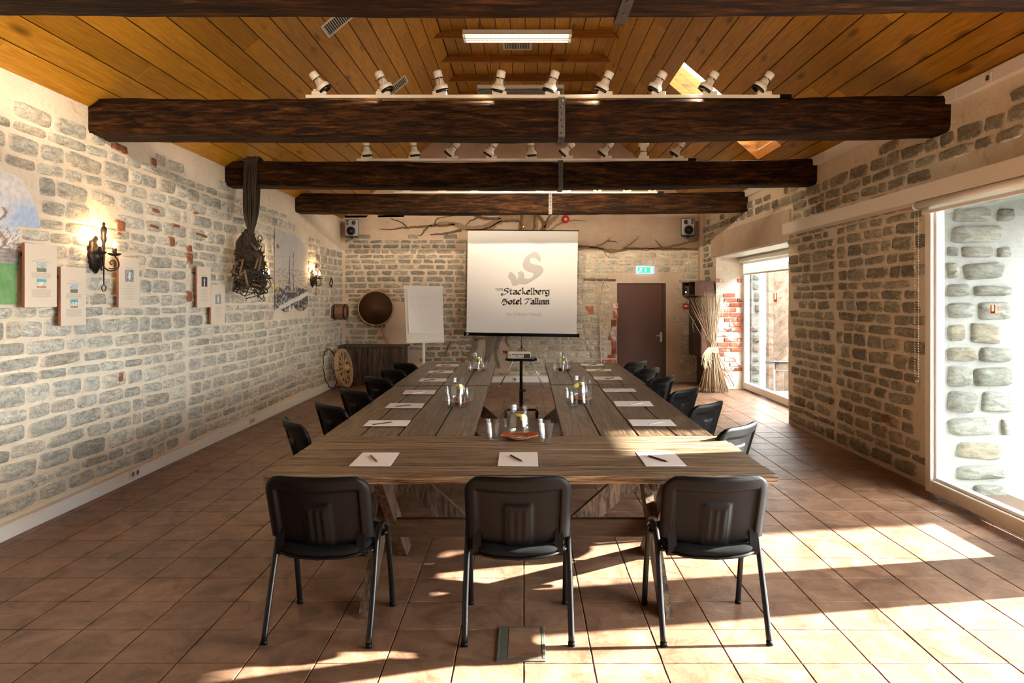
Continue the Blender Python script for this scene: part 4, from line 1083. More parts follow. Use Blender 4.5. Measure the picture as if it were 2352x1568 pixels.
def place_chair(x, y, rz, label, grp):
    if cu[0]: o = copy_tree(chair0)
    else: o = chair0; cu[0] = True
    o.location = (x, y, 0); o.rotation_euler = (0, 0, rz); tag(o, label, 'chair', grp)
    return o
place_chair(-1.003, 3.57, R(-3.5), 'black chair nearest the camera on the left of the three front chairs', 'black chairs at the front table')
place_chair(-0.030, 3.57, R(0.5), 'black chair nearest the camera in the middle, behind the floor outlet', 'black chairs at the front table')
place_chair(0.940, 3.575, R(1.5), 'black chair nearest the camera on the right of the three front chairs', 'black chairs at the front table')
# side chairs: outer top corner and yaw
names = ['nearest the camera', 'second from the camera', 'third from the camera', 'fourth from the camera', 'fifth from the camera', 'farthest from the camera']
Ls = [(655, 953, 33), (728, 920, 42), (784, 889.5, 45), (838.8, 862, 46), (875.5, 844, 46), (905.5, 829.6, 46)]
Rs = [(1733, 965, 44), (1655.7, 918, 43), (1601, 888, 43), (1546, 860.5, 43), (1511.8, 842.5, 43), (1484, 827, 43)]
for i in range(6):
    px, py, th = Ls[i]; A = onz(px, py, 0.835); rz = R(-90+th)
    f = Vector((math.cos(R(th)), math.sin(R(th)), 0)); side = Vector((f.y, -f.x, 0))
    c = A+side*0.232+f*0.225
    place_chair(c.x, c.y, rz, 'black chair on the left side of the tables, %s' % names[i], 'black chairs along the left tables')
    px, py, th = Rs[i]; A = onz(px, py, 0.835); f = Vector((-math.cos(R(th)), math.sin(R(th)), 0)); side = Vector((-f.y, f.x, 0))
    c = A+side*0.232+f*0.225
    place_chair(c.x, c.y, R(90-th), 'black chair on the right side of the tables, %s' % names[i], 'black chairs along the right tables')

# ------------------------------------------------------------------ papers and pencils
def sheet_of(c4, label, grp, dz=0.0):
    pts = [onz(px, py, TZ+0.003) for px, py in c4]; c = sum(pts, Vector())/4; c.z = TZ+0.0012+dz
    mb = MB(); vs = [(p.x-c.x, p.y-c.y, 0) for p in pts]+[(p.x-c.x, p.y-c.y, 0.0022) for p in pts]
    mb.add(vs, [(0,1,2,3),(7,6,5,4),(0,4,5,1),(1,5,6,2),(2,6,7,3),(3,7,4,0)])
    o = mb.build('paper_sheets', M['paper'], None, loc=c); tag(o, label, 'paper', grp)
def pencil(a, b, label, grp, mat, tip):
    A = onz(*a, TZ+0.008); B = onz(*b, TZ+0.008); 
    if tip < 0: A, B = B, A
    d = B-A; L = min(d.length, 0.178)
    e = empty('pencil', (A.x, A.y, TZ+0.0034+0.0038), math.atan2(d.y, d.x), label, 'pencil', grp)
    mb = MB(); mb.tube([(0, 0, 0), (L*0.88, 0, 0)], 0.0045, 6, smooth=False); mb.build('shaft', mat, e)
    mb = MB(); mb.tube([(L*0.88, 0, 0), (L, 0, 0)], [0.0043, 0.0006], 6); mb.build('point', M['pencil_tip'] if tip else M['white'], e)
FP = [([(801.4, 1069.6), (896.3, 1069.6), (917.4, 1039), (833, 1039)], (852, 1045), (871, 1063), 'left'), ([(1143, 1069), (1236.3, 1070), (1234.7, 1038), (1147.7, 1038)], (1173, 1044.6), (1208, 1062.7), 'middle'), ([(1484, 1069.5), (1577.4, 1069.5), (1547.3, 1038), (1460.3, 1038)], (1490, 1046), (1541, 1062), 'right')]
for c4, a, b, w in FP:
    sheet_of(c4, 'white A4 sheet on the front table in front of the %s front chair' % w, 'paper on the front table')
    pencil(a, b, 'navy pencil on the sheet in front of the %s front chair' % w, 'pencils', M['pencil'], 1)
LP = [([(834, 978), (933.7, 978), (943.6, 965), (848, 965)], (905, 968), (856, 974.5), 0), ([(883.9, 936), (968.9, 936.8), (975.7, 926), (896.2, 925.3)], (949, 929), (909, 933), 0),
      ([(924, 904.6), (997.6, 904.9), (1002, 895.7), (931.6, 895.2)], (980, 899), (946, 902.5), 1), ([(960.3, 875.4), (1024, 875.4), (1027.4, 868.8), (967.7, 868.8)], (1004, 870), (974, 873.5), 0),
      ([(982, 856.6), (1040, 856.5), (1042.3, 850.5), (987.8, 850.8)], (1022, 852.6), (995, 855), 0), ([(999.9, 841.1), (1052.6, 841.2), (1055, 836), (1005, 836)], (1037, 837.8), (1013, 839.8), 0)]
RP = [([(1453, 977.5), (1554.7, 978), (1539.4, 963), (1442, 963)], (1530, 967.5), (1491, 973.5), 1), ([(1416.2, 932.2), (1502, 932.2), (1491.5, 920.8), (1408.6, 920.8)], (1479, 925), (1446, 929.4), 1),
      ([(1388.8, 899.3), (1462.8, 899), (1454.5, 891.8), (1383, 892)], (1441, 894), (1412, 896.8), 1), ([(1366.5, 871.3), (1430.3, 871), (1423.9, 864.6), (1362, 864.6)], (1413, 866.3), (1390, 869.5), 0),
      ([(1348, 852), (1404.8, 851.9), (1402.9, 847.2), (1345.2, 847.2)], (1389.5, 848.2), (1368, 850.4), 0), ([(1336.5, 839.3), (1387.3, 839.1), (1384.4, 835), (1333.3, 835)], (1372.5, 835.6), (1353, 837.4), 0)]
for side, LS in (('left', LP), ('right', RP)):
    for i, (c4, a, b, sv) in enumerate(LS):
        sheet_of(c4, 'white sheet on the %s tables, %s' % (side, names[i]), 'paper on the %s tables' % side)
        pencil(a, b, '%s pencil on the sheet on the %s tables, %s' % ('grey' if sv else 'navy', side, names[i]), 'pencils', M['silver'] if sv else M['pencil'], -1)

# ------------------------------------------------------------------ jugs, saucers, tumblers
def make_jug():
    e = empty('water_jug')
    outer = [(0.045, 0.0), (0.060, 0.006), (0.072, 0.030), (0.074, 0.055), (0.069, 0.105), (0.062, 0.140), (0.058, 0.158), (0.0585, 0.175), (0.060, 0.212), (0.0605, 0.215)]
    inner = [(0.0585, 0.214), (0.0560, 0.175), (0.0555, 0.158), (0.0595, 0.140), (0.0665, 0.105), (0.071, 0.055), (0.069, 0.032), (0.055, 0.014), (0.001, 0.012)]
    mb = MB(); mb.lathe([(0.001, 0.0)]+outer+inner, 36); mb.build('glass_body', M['glass'], e)
    mb = MB(); mb.tube(spline([(-0.057, 0, 0.172), (-0.078, 0, 0.180), (-0.092, 0, 0.168), (-0.095, 0, 0.13), (-0.093, 0, 0.085), (-0.088, 0, 0.070)], 5), 0.008, 10, ry=0.011); mb.build('handle', M['glass'], e)
    mb = MB(); mb.lathe([(0.001, 0.0125), (0.0545, 0.0145), (0.0685, 0.0325), (0.0705, 0.055), (0.066, 0.105), (0.059, 0.140), (0.055, 0.154), (0.001, 0.155)], 32); mb.build('water', M['water'], e)
    for (x, y, z, rx, ry_, mt) in ((0.0, -0.01, 0.150, 12, 8, 'lemon'), (-0.015, 0.018, 0.146, -15, 20, 'lime'), (0.03, 0.0, 0.128, 60, 30, 'lemon')):
        mb = MB(); mb.lathe([(0.001, 0.0), (0.024, 0.0), (0.026, 0.002), (0.024, 0.004), (0.001, 0.004)], 18); mb.build('citrus_slice', M[mt], e, loc=(x, y, z), rot=(R(rx), R(ry_), 0))
    return e
def make_plate():
    mb = MB(); n = 48; vs = []; prof = [(0.001, 0.004), (0.045, 0.003), (0.06, 0.006), (0.095, 0.012), (0.124, 0.020), (0.128, 0.023), (0.124, 0.0245), (0.095, 0.018), (0.06, 0.011), (0.001, 0.009)]
    for (r, z) in prof:
        for k in range(n):
            a = 2*PI*k/n; q = abs(math.cos(2*a)); s_ = 1-0.03*(1-q)+0.01*q; z2 = z+(0.009*(1-math.cos(4*a))/2*max(0, (r-0.06)/0.065) if r > 0.06 else 0)
            vs.append((r*math.cos(a)*s_, r*math.sin(a)*s_, z2))
    fs = []
    for i in range(len(prof)-1):
        for k in range(n): fs.append((i*n+k, i*n+(k+1) % n, (i+1)*n+(k+1) % n, (i+1)*n+k))
    fs.append(tuple(range(n-1, -1, -1))); fs.append(tuple(range((len(prof)-1)*n, len(prof)*n)))
    mb.add(vs, fs, True); return mb.build('saucer_plate', M['plate'], None)
def make_glass():
    mb = MB(); n = 40; vs = []; prof = [(0.001, 0, 0), (0.030, 0.0, .5), (0.033, 0.004, 1), (0.036, 0.030, 1), (0.042, 0.080, 1), (0.0465, 0.117, 0.2), (0.0470, 0.120, 0), (0.0450, 0.119, 0), (0.0395, 0.080, 0), (0.0335, 0.030, 0), (0.030, 0.018, 0), (0.001, 0.016, 0)]
    for (r, z, f) in prof:
        for k in range(n):
            a = 2*PI*k/n; rr = r*(1-0.035*f*(0.5+0.5*math.cos(10*a))); vs.append((rr*math.cos(a), rr*math.sin(a), z))
    fs = []
    for i in range(len(prof)-1):
        for k in range(n): fs.append((i*n+k, i*n+(k+1) % n, (i+1)*n+(k+1) % n, (i+1)*n+k))
    mb.add(vs, fs, True); return mb.build('tumbler', M['glass'], None)
jug0, plate0, glass0 = make_jug(), make_plate(), make_glass(); jf = [0, 0, 0]
PT = TZ+0.0022
def dup_or(src, i):
    if jf[i] == 0: jf[i] = 1; return src
    return copy_tree(src)
def serving(cx, cy, yaw, where, glasses, s=1.0, pyaw=0.4):
    p = dup_or(plate0, 1); p.location = (cx, cy, PT-0.0035); p.rotation_euler = (0, 0, pyaw); tag(p, 'orange glazed saucer plate under the jug %s' % where, 'plate', 'orange plates under jugs')
    j = dup_or(jug0, 0); j.location = (cx, cy, PT+0.0062); j.rotation_euler = (0, 0, yaw); tag(j, 'glass water jug with citrus slices %s' % where, 'jug', 'water jugs')
    for (gx_, gy_, lab) in glasses:
        g = dup_or(glass0, 2); g.location = (gx_, gy_, PT-0.001); tag(g, 'clear tumbler %s of the jug %s' % (lab.replace('at the ', ''), where), 'glass', 'clear tumblers')
def G(px, py): v = onz(px, py, TZ); return v.x, v.y
c = G(1193, 1007); serving(c[0], c[1], R(0), 'on the front table', [(*G(1134, 1015), 'at the near left'), (G(1131, 1004)[0], G(1131, 1004)[1], 'at the far left'), (*G(1255.5, 1016), 'at the near right'), (G(1251, 1004)[0], G(1251, 1004)[1], 'at the far right')], pyaw=0.0)
c = G(1052, 925); serving(c[0], c[1], R(0), 'in the middle of the left tables', [(*G(1036, 936.5), 'at the near left'), (*G(1063, 936.5), 'at the near right'), (*G(1033, 917), 'at the far left'), (*G(1078, 921), 'at the far right')])
c = G(1332, 919); serving(c[0], c[1], R(180), 'in the middle of the right tables', [(*G(1319, 932), 'at the near left'), (*G(1346.5, 932), 'at the near right'), (*G(1308, 921), 'at the far left'), (*G(1352, 916), 'at the far right')])
c = G(1097, 849); serving(c[0], c[1], R(0), 'at the far end of the left tables', [(*G(1083, 855), 'at the near left'), (*G(1102, 855.5), 'at the near right'), (*G(1112, 848), 'at the far right')])
c = G(1292, 848); serving(c[0], c[1], R(180), 'at the far end of the right tables', [(*G(1277, 854), 'at the near left'), (*G(1297, 855), 'at the near right'), (*G(1306, 851), 'at the far right')])

# ------------------------------------------------------------------ frescoes: paint laid on as a coloured plaster skin
def painted(name, nu, nv, pos, col, mat='paint', parent=None, inside=None, thick=None):
    vs = []; at = []; fs = []; idx = {}
    for j in range(nv+1):
        for i in range(nu+1):
            u, v = i/nu, j/nv; vs.append(pos(u, v)); c = col(u, v); at.append((0.0, *[max(0, min(1, q)) for q in c]))
    for j in range(nv):
        for i in range(nu):
            if inside and not inside((i+0.5)/nu, (j+0.5)/nv): continue
            a = j*(nu+1)+i; fs.append((a, a+1, a+nu+2, a+nu+1))
    mb = MB(); mb.add(vs, fs, False, at); return mb.build(name, M[mat], parent, recalc=False)
def n2(u, v, s, o=0): return mnoise.noise(Vector((u*s, v*s, o)))
def landscape(u, v):                                 # u along y, v up; sky, bare tree, hedge, meadow
    n = n2(u, v, 6); sky = lerp((0.78, 0.74, 0.70), (0.44, 0.56, 0.74), smoothstep(0.70, 0.98, u+0.25*n)*smoothstep(0.45, 0.62, v)*(1-smoothstep(0.70, 0.86, v)))
    c = sky
    if v < 0.60:
        t = abs(n2(u*2.2, v*1.6, 26, 3)); 
        if t < 0.13*smoothstep(0.66, 0.45, v+0.1*n2(u, v, 5)): c = lerp((0.36, 0.24, 0.16), (0.55, 0.42, 0.32), abs(n2(u, v, 30)))
    if 0.31+0.02*n < v < 0.41+0.02*n: c = lerp((0.22, 0.19, 0.17), (0.48, 0.44, 0.40), abs(n2(u*0.6, v*3, 22))*1.8)
    if v <= 0.31+0.02*n: c = lerp((0.13, 0.31, 0.10), (0.24, 0.44, 0.19), 0.5+n2(u, v, 9)*0.8)
    for (a, b) in ((0.70, 0.02), (0.80, 0.015)):
        if abs(u-a-0.02*math.sin(v*30)) < b*0.5 and 0.38 < v < 0.72: c = (0.33, 0.24, 0.19)
    return c
YA, YB2, ZA, ZB = 3.0, 5.26, 1.66, 2.62
def in_land(u, v):
    y = YA+(YB2-YA)*u; z = ZA+(ZB-ZA)*v
    top = ZB-0.30*smoothstep(4.85, 5.24, y)**2-0.02*math.sin(y*8); edge = 5.20+0.04*math.sin(z*7) if z > 2.24 else 4.99+0.02*math.sin(z*13)-0.05*(2.2-z)
    return z < top and y < edge
o = painted('fresco', 190, 90, lambda u, v: Vector((XL+0.016+0.003*n2(u, v, 20), YA+(YB2-YA)*u, ZA+(ZB-ZA)*v)), landscape, inside=in_land)
tag(o, 'faded wall painting of sky, bare tree and green meadow at the left edge', 'wall painting')
def ship(u, v):
    n = n2(u, v, 7, 5); c = lerp((0.52, 0.49, 0.46), (0.60, 0.57, 0.54), v+0.4*n)
    if v < 0.55: c = lerp((0.34, 0.28, 0.22), (0.56, 0.52, 0.47), smoothstep(0.0, 0.6, 0.5+n2(u*0.7, v*3, 16)))
    if v < 0.30+0.05*n: c = lerp((0.08, 0.075, 0.09), (0.42, 0.38, 0.34), smoothstep(0.3, 0.9, 0.5+n2(u*1.5, v*2, 12)*1.1))
    for (x, w, a, b) in ((0.42, 0.010, 0.2, 0.72), (0.53, 0.008, 0.2, 0.78), (0.38, 0.006, 0.22, 0.42)):
        if abs(u-x-0.012*math.sin(v*9)) < w*(1.5-v) and a < v < b: c = (0.10, 0.09, 0.09)
    if abs(v-0.22) < 0.045 and abs(u-0.47) < 0.13-0.25*(0.265-v): c = (0.09, 0.08, 0.08) if v < 0.25 else (0.40, 0.36, 0.32)
    for x in (0.74, 0.83):
        if abs(u-x) < 0.028 and 0.08 < v < 0.31: c = (0.09, 0.08, 0.08)
    if abs(v-(0.02+0.22*u)) < 0.03+0.02*n2(u, v, 30) and u > 0.1: c = (0.78, 0.74, 0.68)
    for x, z in ((0.42, 0.03), (0.53, 0.035)):
        if (u-x)**2*1.6+(v-z)**2 < 0.0014: c = (0.9, 0.87, 0.82)
    if (u-0.06)**2+(v-0.30)**2 < 0.004 and n2(u, v, 60) > 0.1: c = (0.85, 0.65, 0.05)
    if abs(u-0.08)+abs(v-0.80)*1.3 < 0.05 and v > 0.775: c = (0.50, 0.16, 0.06)
    return c
def in_ship(u, v): return v < 1.0-0.10*smoothstep(0.55, 1.0, u) and v > 0.03*math.sin(u*14)+0.02
o = painted('fresco', 110, 100, lambda u, v: Vector((XL+0.016+0.003*n2(u, v, 20), 10.10+1.55*u, 1.50+1.23*v)), ship, inside=in_ship)
tag(o, 'wall painting of a moored two-masted boat in grey tones, between two sconces', 'wall painting')
# tree painted on the gable plaster
tree = empty('tree_mural', (0, YB-0.03, 3.2), 0, 'large bare tree painted in brown across the plaster behind the projection screen', 'wall painting')
def branch(pts, w0, w1, mat='mural_brown', name='branch', lift=0.0):
    P3 = spline([(bx(a), 0, bz(b)) for a, b in pts], 6); n = len(P3); vs = []; fs = []
    for i, p in enumerate(P3):
        a = P3[max(i-1, 0)]; b = P3[min(i+1, n-1)]; t = (b-a).normalized(); q = Vector((-t.z, 0, t.x)); f = i/(n-1)
        w = (w0+(w1-w0)*f)/F*YB/2*(1+0.35*mnoise.noise(Vector((i*0.5, w0, pts[0][0])))); p = p+q*0.02*mnoise.noise(Vector((i*0.6, pts[0][1], 0)))
        for s_, dep in ((-1, 0.0), (-0.5, -0.008), (0.5, -0.008), (1, 0.0)): vs.append((p.x+q.x*w*s_, YB-0.028-lift+dep, p.z+q.z*w*s_))
    for i in range(n-1):
        for k in range(3): fs.append((i*4+k, i*4+k+1, i*4+5+k, i*4+4+k))
    o_ = Vector((0, YB-0.03, 3.2)); mb = MB(); mb.add([Vector(v)-o_ for v in vs], fs, True); mb.build(name, M[mat], tree, recalc=False)
branch([(1212, 535), (1215, 500), (1222, 440), (1228, 380)], 46, 40, 'mural_soft', 'trunk', -0.004)
branch([(1196, 530), (1198, 500), (1204, 450)], 8, 9); branch([(1226, 530), (1228, 500), (1231, 455)], 7, 7)
branch([(1195, 498), (1160, 500), (1135, 514), (1105, 524), (1075, 524), (1040, 514), (1010, 514), (985, 520)], 20, 5, 'mural_soft')
branch([(1192, 506), (1150, 509), (1120, 524), (1080, 530)], 7, 4)
branch([(1045, 515), (1020, 517), (985, 519), (950, 522), (925, 523), (900, 527), (872, 526)], 7, 1.5)
branch([(985, 520), (975, 530), (970, 538), (962, 542)], 5, 1.5); branch([(935, 522), (925, 512), (905, 504), (898, 501)], 3, 1)
branch([(1150, 502), (1120, 502), (1095, 497), (1088, 494)], 8, 4); branch([(1105, 496), (1080, 508), (1070, 518)], 4, 1.5); branch([(1000, 517), (1003, 504), (1030, 497), (1065, 494)], 3, 1)
branch([(1060, 528), (1030, 535), (1000, 538), (988, 539)], 6, 2)
branch([(1245, 530), (1250, 515), (1240, 500), (1230, 492)], 12, 5); branch([(1250, 524), (1265, 508), (1278, 497), (1290, 470)], 13, 7, 'mural_soft'); branch([(1252, 522), (1258, 504), (1266, 492)], 6, 3)
branch([(1262, 530), (1285, 514), (1310, 507), (1325, 506), (1347, 508)], 4, 1, 'mural_soft')
branch([(1320, 566), (1350, 567), (1375, 570), (1395, 577), (1412, 578), (1440, 572), (1475, 571), (1520, 572), (1560, 572), (1605, 573)], 6, 4)
branch([(1330, 572), (1360, 568), (1390, 572), (1420, 574)], 5, 2, 'mural_soft'); branch([(1365, 568), (1385, 560), (1395, 552), (1402, 546)], 5, 1.5, 'mural_soft'); branch([(1392, 553), (1405, 554), (1418, 556)], 3, 1)
branch([(1432, 570), (1448, 560), (1460, 550), (1467, 542)], 3.5, 1, 'mural_soft'); branch([(1480, 573), (1530, 568), (1560, 561), (1605, 551)], 5, 2.5, 'mural_soft'); branch([(1385, 573), (1392, 585), (1400, 592)], 4, 1, 'mural_soft')
branch([(1520, 568), (1510, 558), (1504, 550)], 2.5, 1)
for pts, a, b, m_ in (([(1120, 775), (1100, 778), (1085, 782), (1060, 790), (1040, 784), (1030, 800)], 5, 3, 'mural_soft'), ([(1035, 785), (1028, 800), (1022, 815)], 4, 2, 'mural_brown'),
                      ([(1095, 772), (1090, 800), (1080, 815), (1100, 830)], 16, 4, 'mural_gray'), ([(1130, 770), (1125, 800), (1118, 830), (1110, 850)], 22, 8, 'mural_gray'), ([(1150, 770), (1142, 795), (1140, 815), (1148, 845)], 12, 4, 'mural_gray'),
                      ([(1060, 806), (1078, 820), (1085, 835), (1075, 850)], 4, 2, 'mural_soft'), ([(1165, 770), (1163, 785), (1170, 795)], 6, 3, 'mural_gray')):
    branch(pts, a, b, m_, 'root')

# ------------------------------------------------------------------ display boards
def board(px0, px1, py0, py1, lab, kind, lean=0.0):
    xf = XL+0.085; y0 = -xf*F/(HX-px0); y1 = -xf*F/(HX-px1); w = y1-y0; z1 = CZ+(HY-py0)/F*y0; z0 = CZ+(HY-py1)/F*y0; h = z1-z0
    e = empty('display_board', (xf, (y0+y1)/2, (z0+z1)/2), PI/2, lab, 'board', 'display boards on the left wall'); e.rotation_euler = (R(lean), 0, PI/2)
    MB().box(-w/2, w/2, 0.0, 0.018, -h/2, h/2, bev=0.002).build('panel', M['board'], e)
    MB().box(-w/2-0.0035, -w/2+0.0005, 0.001, 0.0185, -h/2, h/2).build('edge_strip', M['board_edge'], e)
    mb = MB(); mb.box(-0.10, -0.07, 0.017, 0.088, h*0.3, h*0.3+0.03); mb.box(0.07, 0.10, 0.017, 0.088, h*0.3, h*0.3+0.03); mb.build('bracket', M['strap'], e)
    r = random.Random(int(px0)); mb = MB()
    def lines(z, n, ww, st=0.0085, th_=0.0026):
        for k in range(n):
            q = ww*r.uniform(0.93, 1.0) if k < n-1 else ww*0.5
            x = -q/2
            while x < q/2-0.004:
                L = min(r.uniform(0.006, 0.022), q/2-x); mb.box(x, x+L, -0.0008, 0.001, z-k*st-th_, z-k*st); x += L+0.004
    def pic(cx, cz, pw, ph, fn):
        o = painted('printed_photo', 26, 26, lambda u, v: Vector((cx-pw/2+pw*u, -0.0015, cz-ph/2+ph*v)), fn, 'photo', e)
    gar = lambda u, v: lerp((0.62, 0.68, 0.72), (0.2, 0.22, 0.14), 1.0 if v < 0.42+0.1*n2(u, v, 9) or n2(u, v, 12, px0) > 0.22 else 0.0)
    hou = lambda u, v: (0.10, 0.48, 0.62) if v > 0.72-0.5*(u-0.5)**2 else ((0.85, 0.78, 0.66) if n2(u*2, v, 5, px0) > -0.2 and v > 0.25 else (0.50, 0.33, 0.22))
    por = lambda u, v: (0.62, 0.58, 0.54) if ((u-0.5)**2*1.6+(v-0.66)**2 < 0.03 or (abs(u-0.5) < 0.08 and v < 0.5)) else (0.07, 0.06, 0.06)
    fig = lambda u, v: (0.80, 0.80, 0.78) if ((u-0.5)**2*5+(v-0.5)**2*0.8 < 0.1 or n2(u, v, 14, px0) > 0.25) else (0.24, 0.24, 0.23)
    if kind == 2:
        lines(h*0.27, 1, w*0.45); lines(h*0.235, 3, w*0.58, 0.006, 0.002); pic(0.0, h*0.135, w*0.30, h*0.145, gar); lines(h*0.045, 7, w*0.62, 0.0065, 0.0022); pic(0.0, -h*0.125, w*0.30, h*0.145, hou); lines(-h*0.215, 10, w*0.62, 0.0065, 0.0022)
    else:
        lines(h*0.29, 2, w*0.4); pic(0.0, h*(0.13 if kind == 1 else 0.13), w*0.42, h*0.24, por if kind == 3 else fig); lines(-h*0.045, 1, w*0.25)
        for k in range(6): lines(-h*(0.075+0.05*k), 2, w*0.6, 0.007, 0.0022)
    mb.build('printed_text', M['print'], e)
board(57, 131, 557, 706, 'cream display board with two small photos, highest one right of the meadow painting', 2)
board(140, 198, 612, 749, 'cream display board with two small photos, lower one left of the near candle sconce', 2)
board(273, 320, 588, 706, 'cream display board with one grey photo, right of the near candle sconce', 1)
board(453.5, 484.5, 611, 706, 'cream display board with a dark portrait photo, left of the hanging net', 3)
board(485, 516.5, 653, 745, 'cream display board with a pale portrait, lowest one under the hanging net', 1)

# ------------------------------------------------------------------ candle sconces
def make_sconce():
    e = empty('wall_sconce')                       # local: +x out of the wall, origin on the wall at plate centre
    n = 24; vs = []; 
    mb = MB(); ring = []
    for k in range(n):
        a = 2*PI*k/n; r = 0.115*(1+0.10*math.cos(8*a)) ; ring.append((0, r*math.cos(a)*0.86, r*math.sin(a)*1.30))
    vs = [(0.0, y, z) for _, y, z in ring]+[(0.018, y*0.96, z*0.96) for _, y, z in ring]+[(0.030+0.006*(k % 3), y*0.62, z*0.62) for k, (_, y, z) in enumerate(ring)]+[(0.028, y*0.42, z*0.42) for _, y, z in ring]+[(0.060, y*0.25, z*0.25) for _, y, z in ring]+[(0.072, 0, 0)]
    fs = [tuple(range(n))]
    for q in range(4):
        for k in range(n): fs.append((q*n+k, q*n+(k+1) % n, (q+1)*n+(k+1) % n, (q+1)*n+k))
    for k in range(n): fs.append((4*n+k, 4*n+(k+1) % n, 5*n))
    mb.add(vs, fs, True); mb.build('wall_plate', M['iron'], e)
    mb = MB(); mb.lathe([(0.004, -0.26), (0.006, -0.10), (0.010, -0.02), (0.012, 0.10), (0.022, 0.12), (0.026, 0.15), (0.020, 0.165), (0.024, 0.18), (0.024, 0.225), (0.014, 0.24), (0.008, 0.25), (0.013, 0.262), (0.009, 0.275), (0.001, 0.28)], 14, Matrix.Translation((0.075, 0, 0))); mb.build('stem', M['iron'], e)
    mb = MB(); mb.tube([(0.075, 0.03*math.cos(a), -0.285+0.028*math.sin(a)) for a in [2*PI*k/16 for k in range(16)]], 0.004, 6, closed=True); mb.build('ring', M['iron'], e)
    for s in (-1, 1):
        cx, cy = 0.105, s*0.105
        arm = empty('arm'); setparent(arm, e)
        mb = MB(); pts = []
        d = Vector((cx+0.02-0.05, cy)).normalized()
        base = [(0.05, 0, -0.03), (0.07, s*0.02, -0.11), (0.10, s*0.07, -0.135), (0.125, s*0.125, -0.10), (cx+0.02, cy+s*0.02, -0.05), (cx, cy, 0.0)]
        mb.tube(spline(base, 5), 0.0065, 8)
        sp = []
        for k in range(20):
            a = PI*1.3+k*0.36; r = 0.050-0.0021*k; sp.append((0.095+r*math.cos(a)*0.55, s*(0.085+r*math.cos(a)*0.7), -0.07+r*math.sin(a)))
        mb.tube(sp, 0.0045, 6); mb.build('scroll', M['iron'], arm)
        mb = MB(); mb.lathe([(0.001, -0.006), (0.020, -0.004), (0.045, 0.006), (0.058, 0.020), (0.054, 0.018), (0.040, 0.009), (0.001, 0.004)], 16, Matrix.Translation((cx, cy, 0.0))); mb.build('drip_pan', M['iron'], arm)
        mb = MB(); mb.lathe([(0.017, 0.004), (0.017, 0.062), (0.013, 0.064), (0.001, 0.064)], 14, Matrix.Translation((cx, cy, 0.0))); mb.build('candle_sleeve', M['iron'], arm)
        mb = MB(); mb.lathe([(0.008, 0.062), (0.014, 0.080), (0.015, 0.094), (0.010, 0.116), (0.004, 0.134), (0.001, 0.140)], 14, Matrix.Translation((cx, cy, 0.0))); mb.build('bulb', M['bulb'], arm)
    return e
sc0 = make_sconce()
def place_sconce(px, py, lab, first=False, s=1.0):
    d = -XL*F/(HX-px); o = sc0 if first else copy_tree(sc0)
    o.location = (XL+0.02, d, CZ+(HY-py)/F*d); o.scale = (s, s, s); tag(o, lab, 'sconce', 'wrought iron candle sconces')
    for s_ in (-1, 1):
        l = bpy.data.lights.new('candle_glow', 'POINT'); l.energy = 2.2; l.color = (1.0, 0.58, 0.26); l.shadow_soft_size = 0.02
        lo = bpy.data.objects.new('candle_glow', l); C.objects.link(lo); lo.location = Vector(o.location)+Vector((0.105, s_*0.105, 0.17))*s
place_sconce(213, 585, 'black iron wall sconce with two lit candle bulbs, nearest the camera', True, 1.0)
place_sconce(590, 640, 'black iron wall sconce half hidden behind the hanging fishing net')
place_sconce(714, 640, 'black iron wall sconce with lit bulbs, right of the boat painting', s=0.95)

# ------------------------------------------------------------------ fishing net slung over the third beam
nx_, ny_ = P(578, 0, 8.45).x, BEAMS[2]
net = empty('fishing_net', (nx_, ny_-0.05, 2.4), 0, 'tangled dark fishing net with wooden floats hanging from the third beam', 'net')
r = random.Random(12); o0 = Vector((nx_, ny_-0.05, 2.4)); mb = MB()
zt_ = TOPZ+0.03
for k in range(60):
    dx = r.uniform(-0.085, 0.075); back = r.random() < 0.35
    xb = dx*0.6-(0.075 if back else 0.0)
    front = [(dx, BD+0.10, zt_-0.15), (dx, BD*0.5, zt_), (dx, -0.01, zt_-0.02), (dx+r.uniform(-.01, .01), -0.045-r.uniform(0, .03), BZ-0.1), (dx*0.8+r.uniform(-.02, .02), -0.05-r.uniform(0, .04), 2.75), (dx*0.35, -0.05, 2.52), (dx*0.4, -0.05, 2.35)]
    rear = [(xb, 0.05, zt_-0.01), (xb, BD+0.03, zt_-0.04), (xb, BD+0.05, BZ-0.1), (xb+0.01, BD*0.9, 2.8), (xb*0.7, 0.1, 2.5), (xb*0.3, 0.0, 2.35)]
    pts = rear if back else front
    mb.tube(spline([Vector((a, b, c))+Vector((nx_, ny_, 0))-o0 for a, b, c in pts], 4), r.uniform(0.006, 0.010), 5)
tag(mb.build('hanging_cords', M['rope'], net), kind='stuff')
mb = MB()                                            # the bundle: a lumpy mass and loops wound on it
n = 26; lv = 18; vs = []; fs = []
for j in range(lv+1):
    t = j/lv; z = 2.56-0.62*t; rad = 0.030+0.105*math.sin(min(1, t*1.25)*PI*0.62)*(1-0.8*max(0, t-0.72)*3)
    for k in range(n):
        a = 2*PI*k/n; w = 1+0.75*mnoise.noise(Vector((math.cos(a)*1.6, math.sin(a)*1.6, z*6)))+0.2*mnoise.noise(Vector((math.cos(a)*5, math.sin(a)*5, z*18)))
        vs.append(Vector((nx_+0.01+rad*w*math.cos(a)+0.04*math.sin(z*7), ny_-0.05+rad*0.8*w*math.sin(a), z))-o0)
for j in range(lv):
    for k in range(n): fs.append((j*n+k, j*n+(k+1) % n, (j+1)*n+(k+1) % n, (j+1)*n+k))
fs.append(tuple(range(lv*n, lv*n+n))); mb.add(vs, fs, True); mb.build('net_bundle', M['rope'], net)
mb = MB()
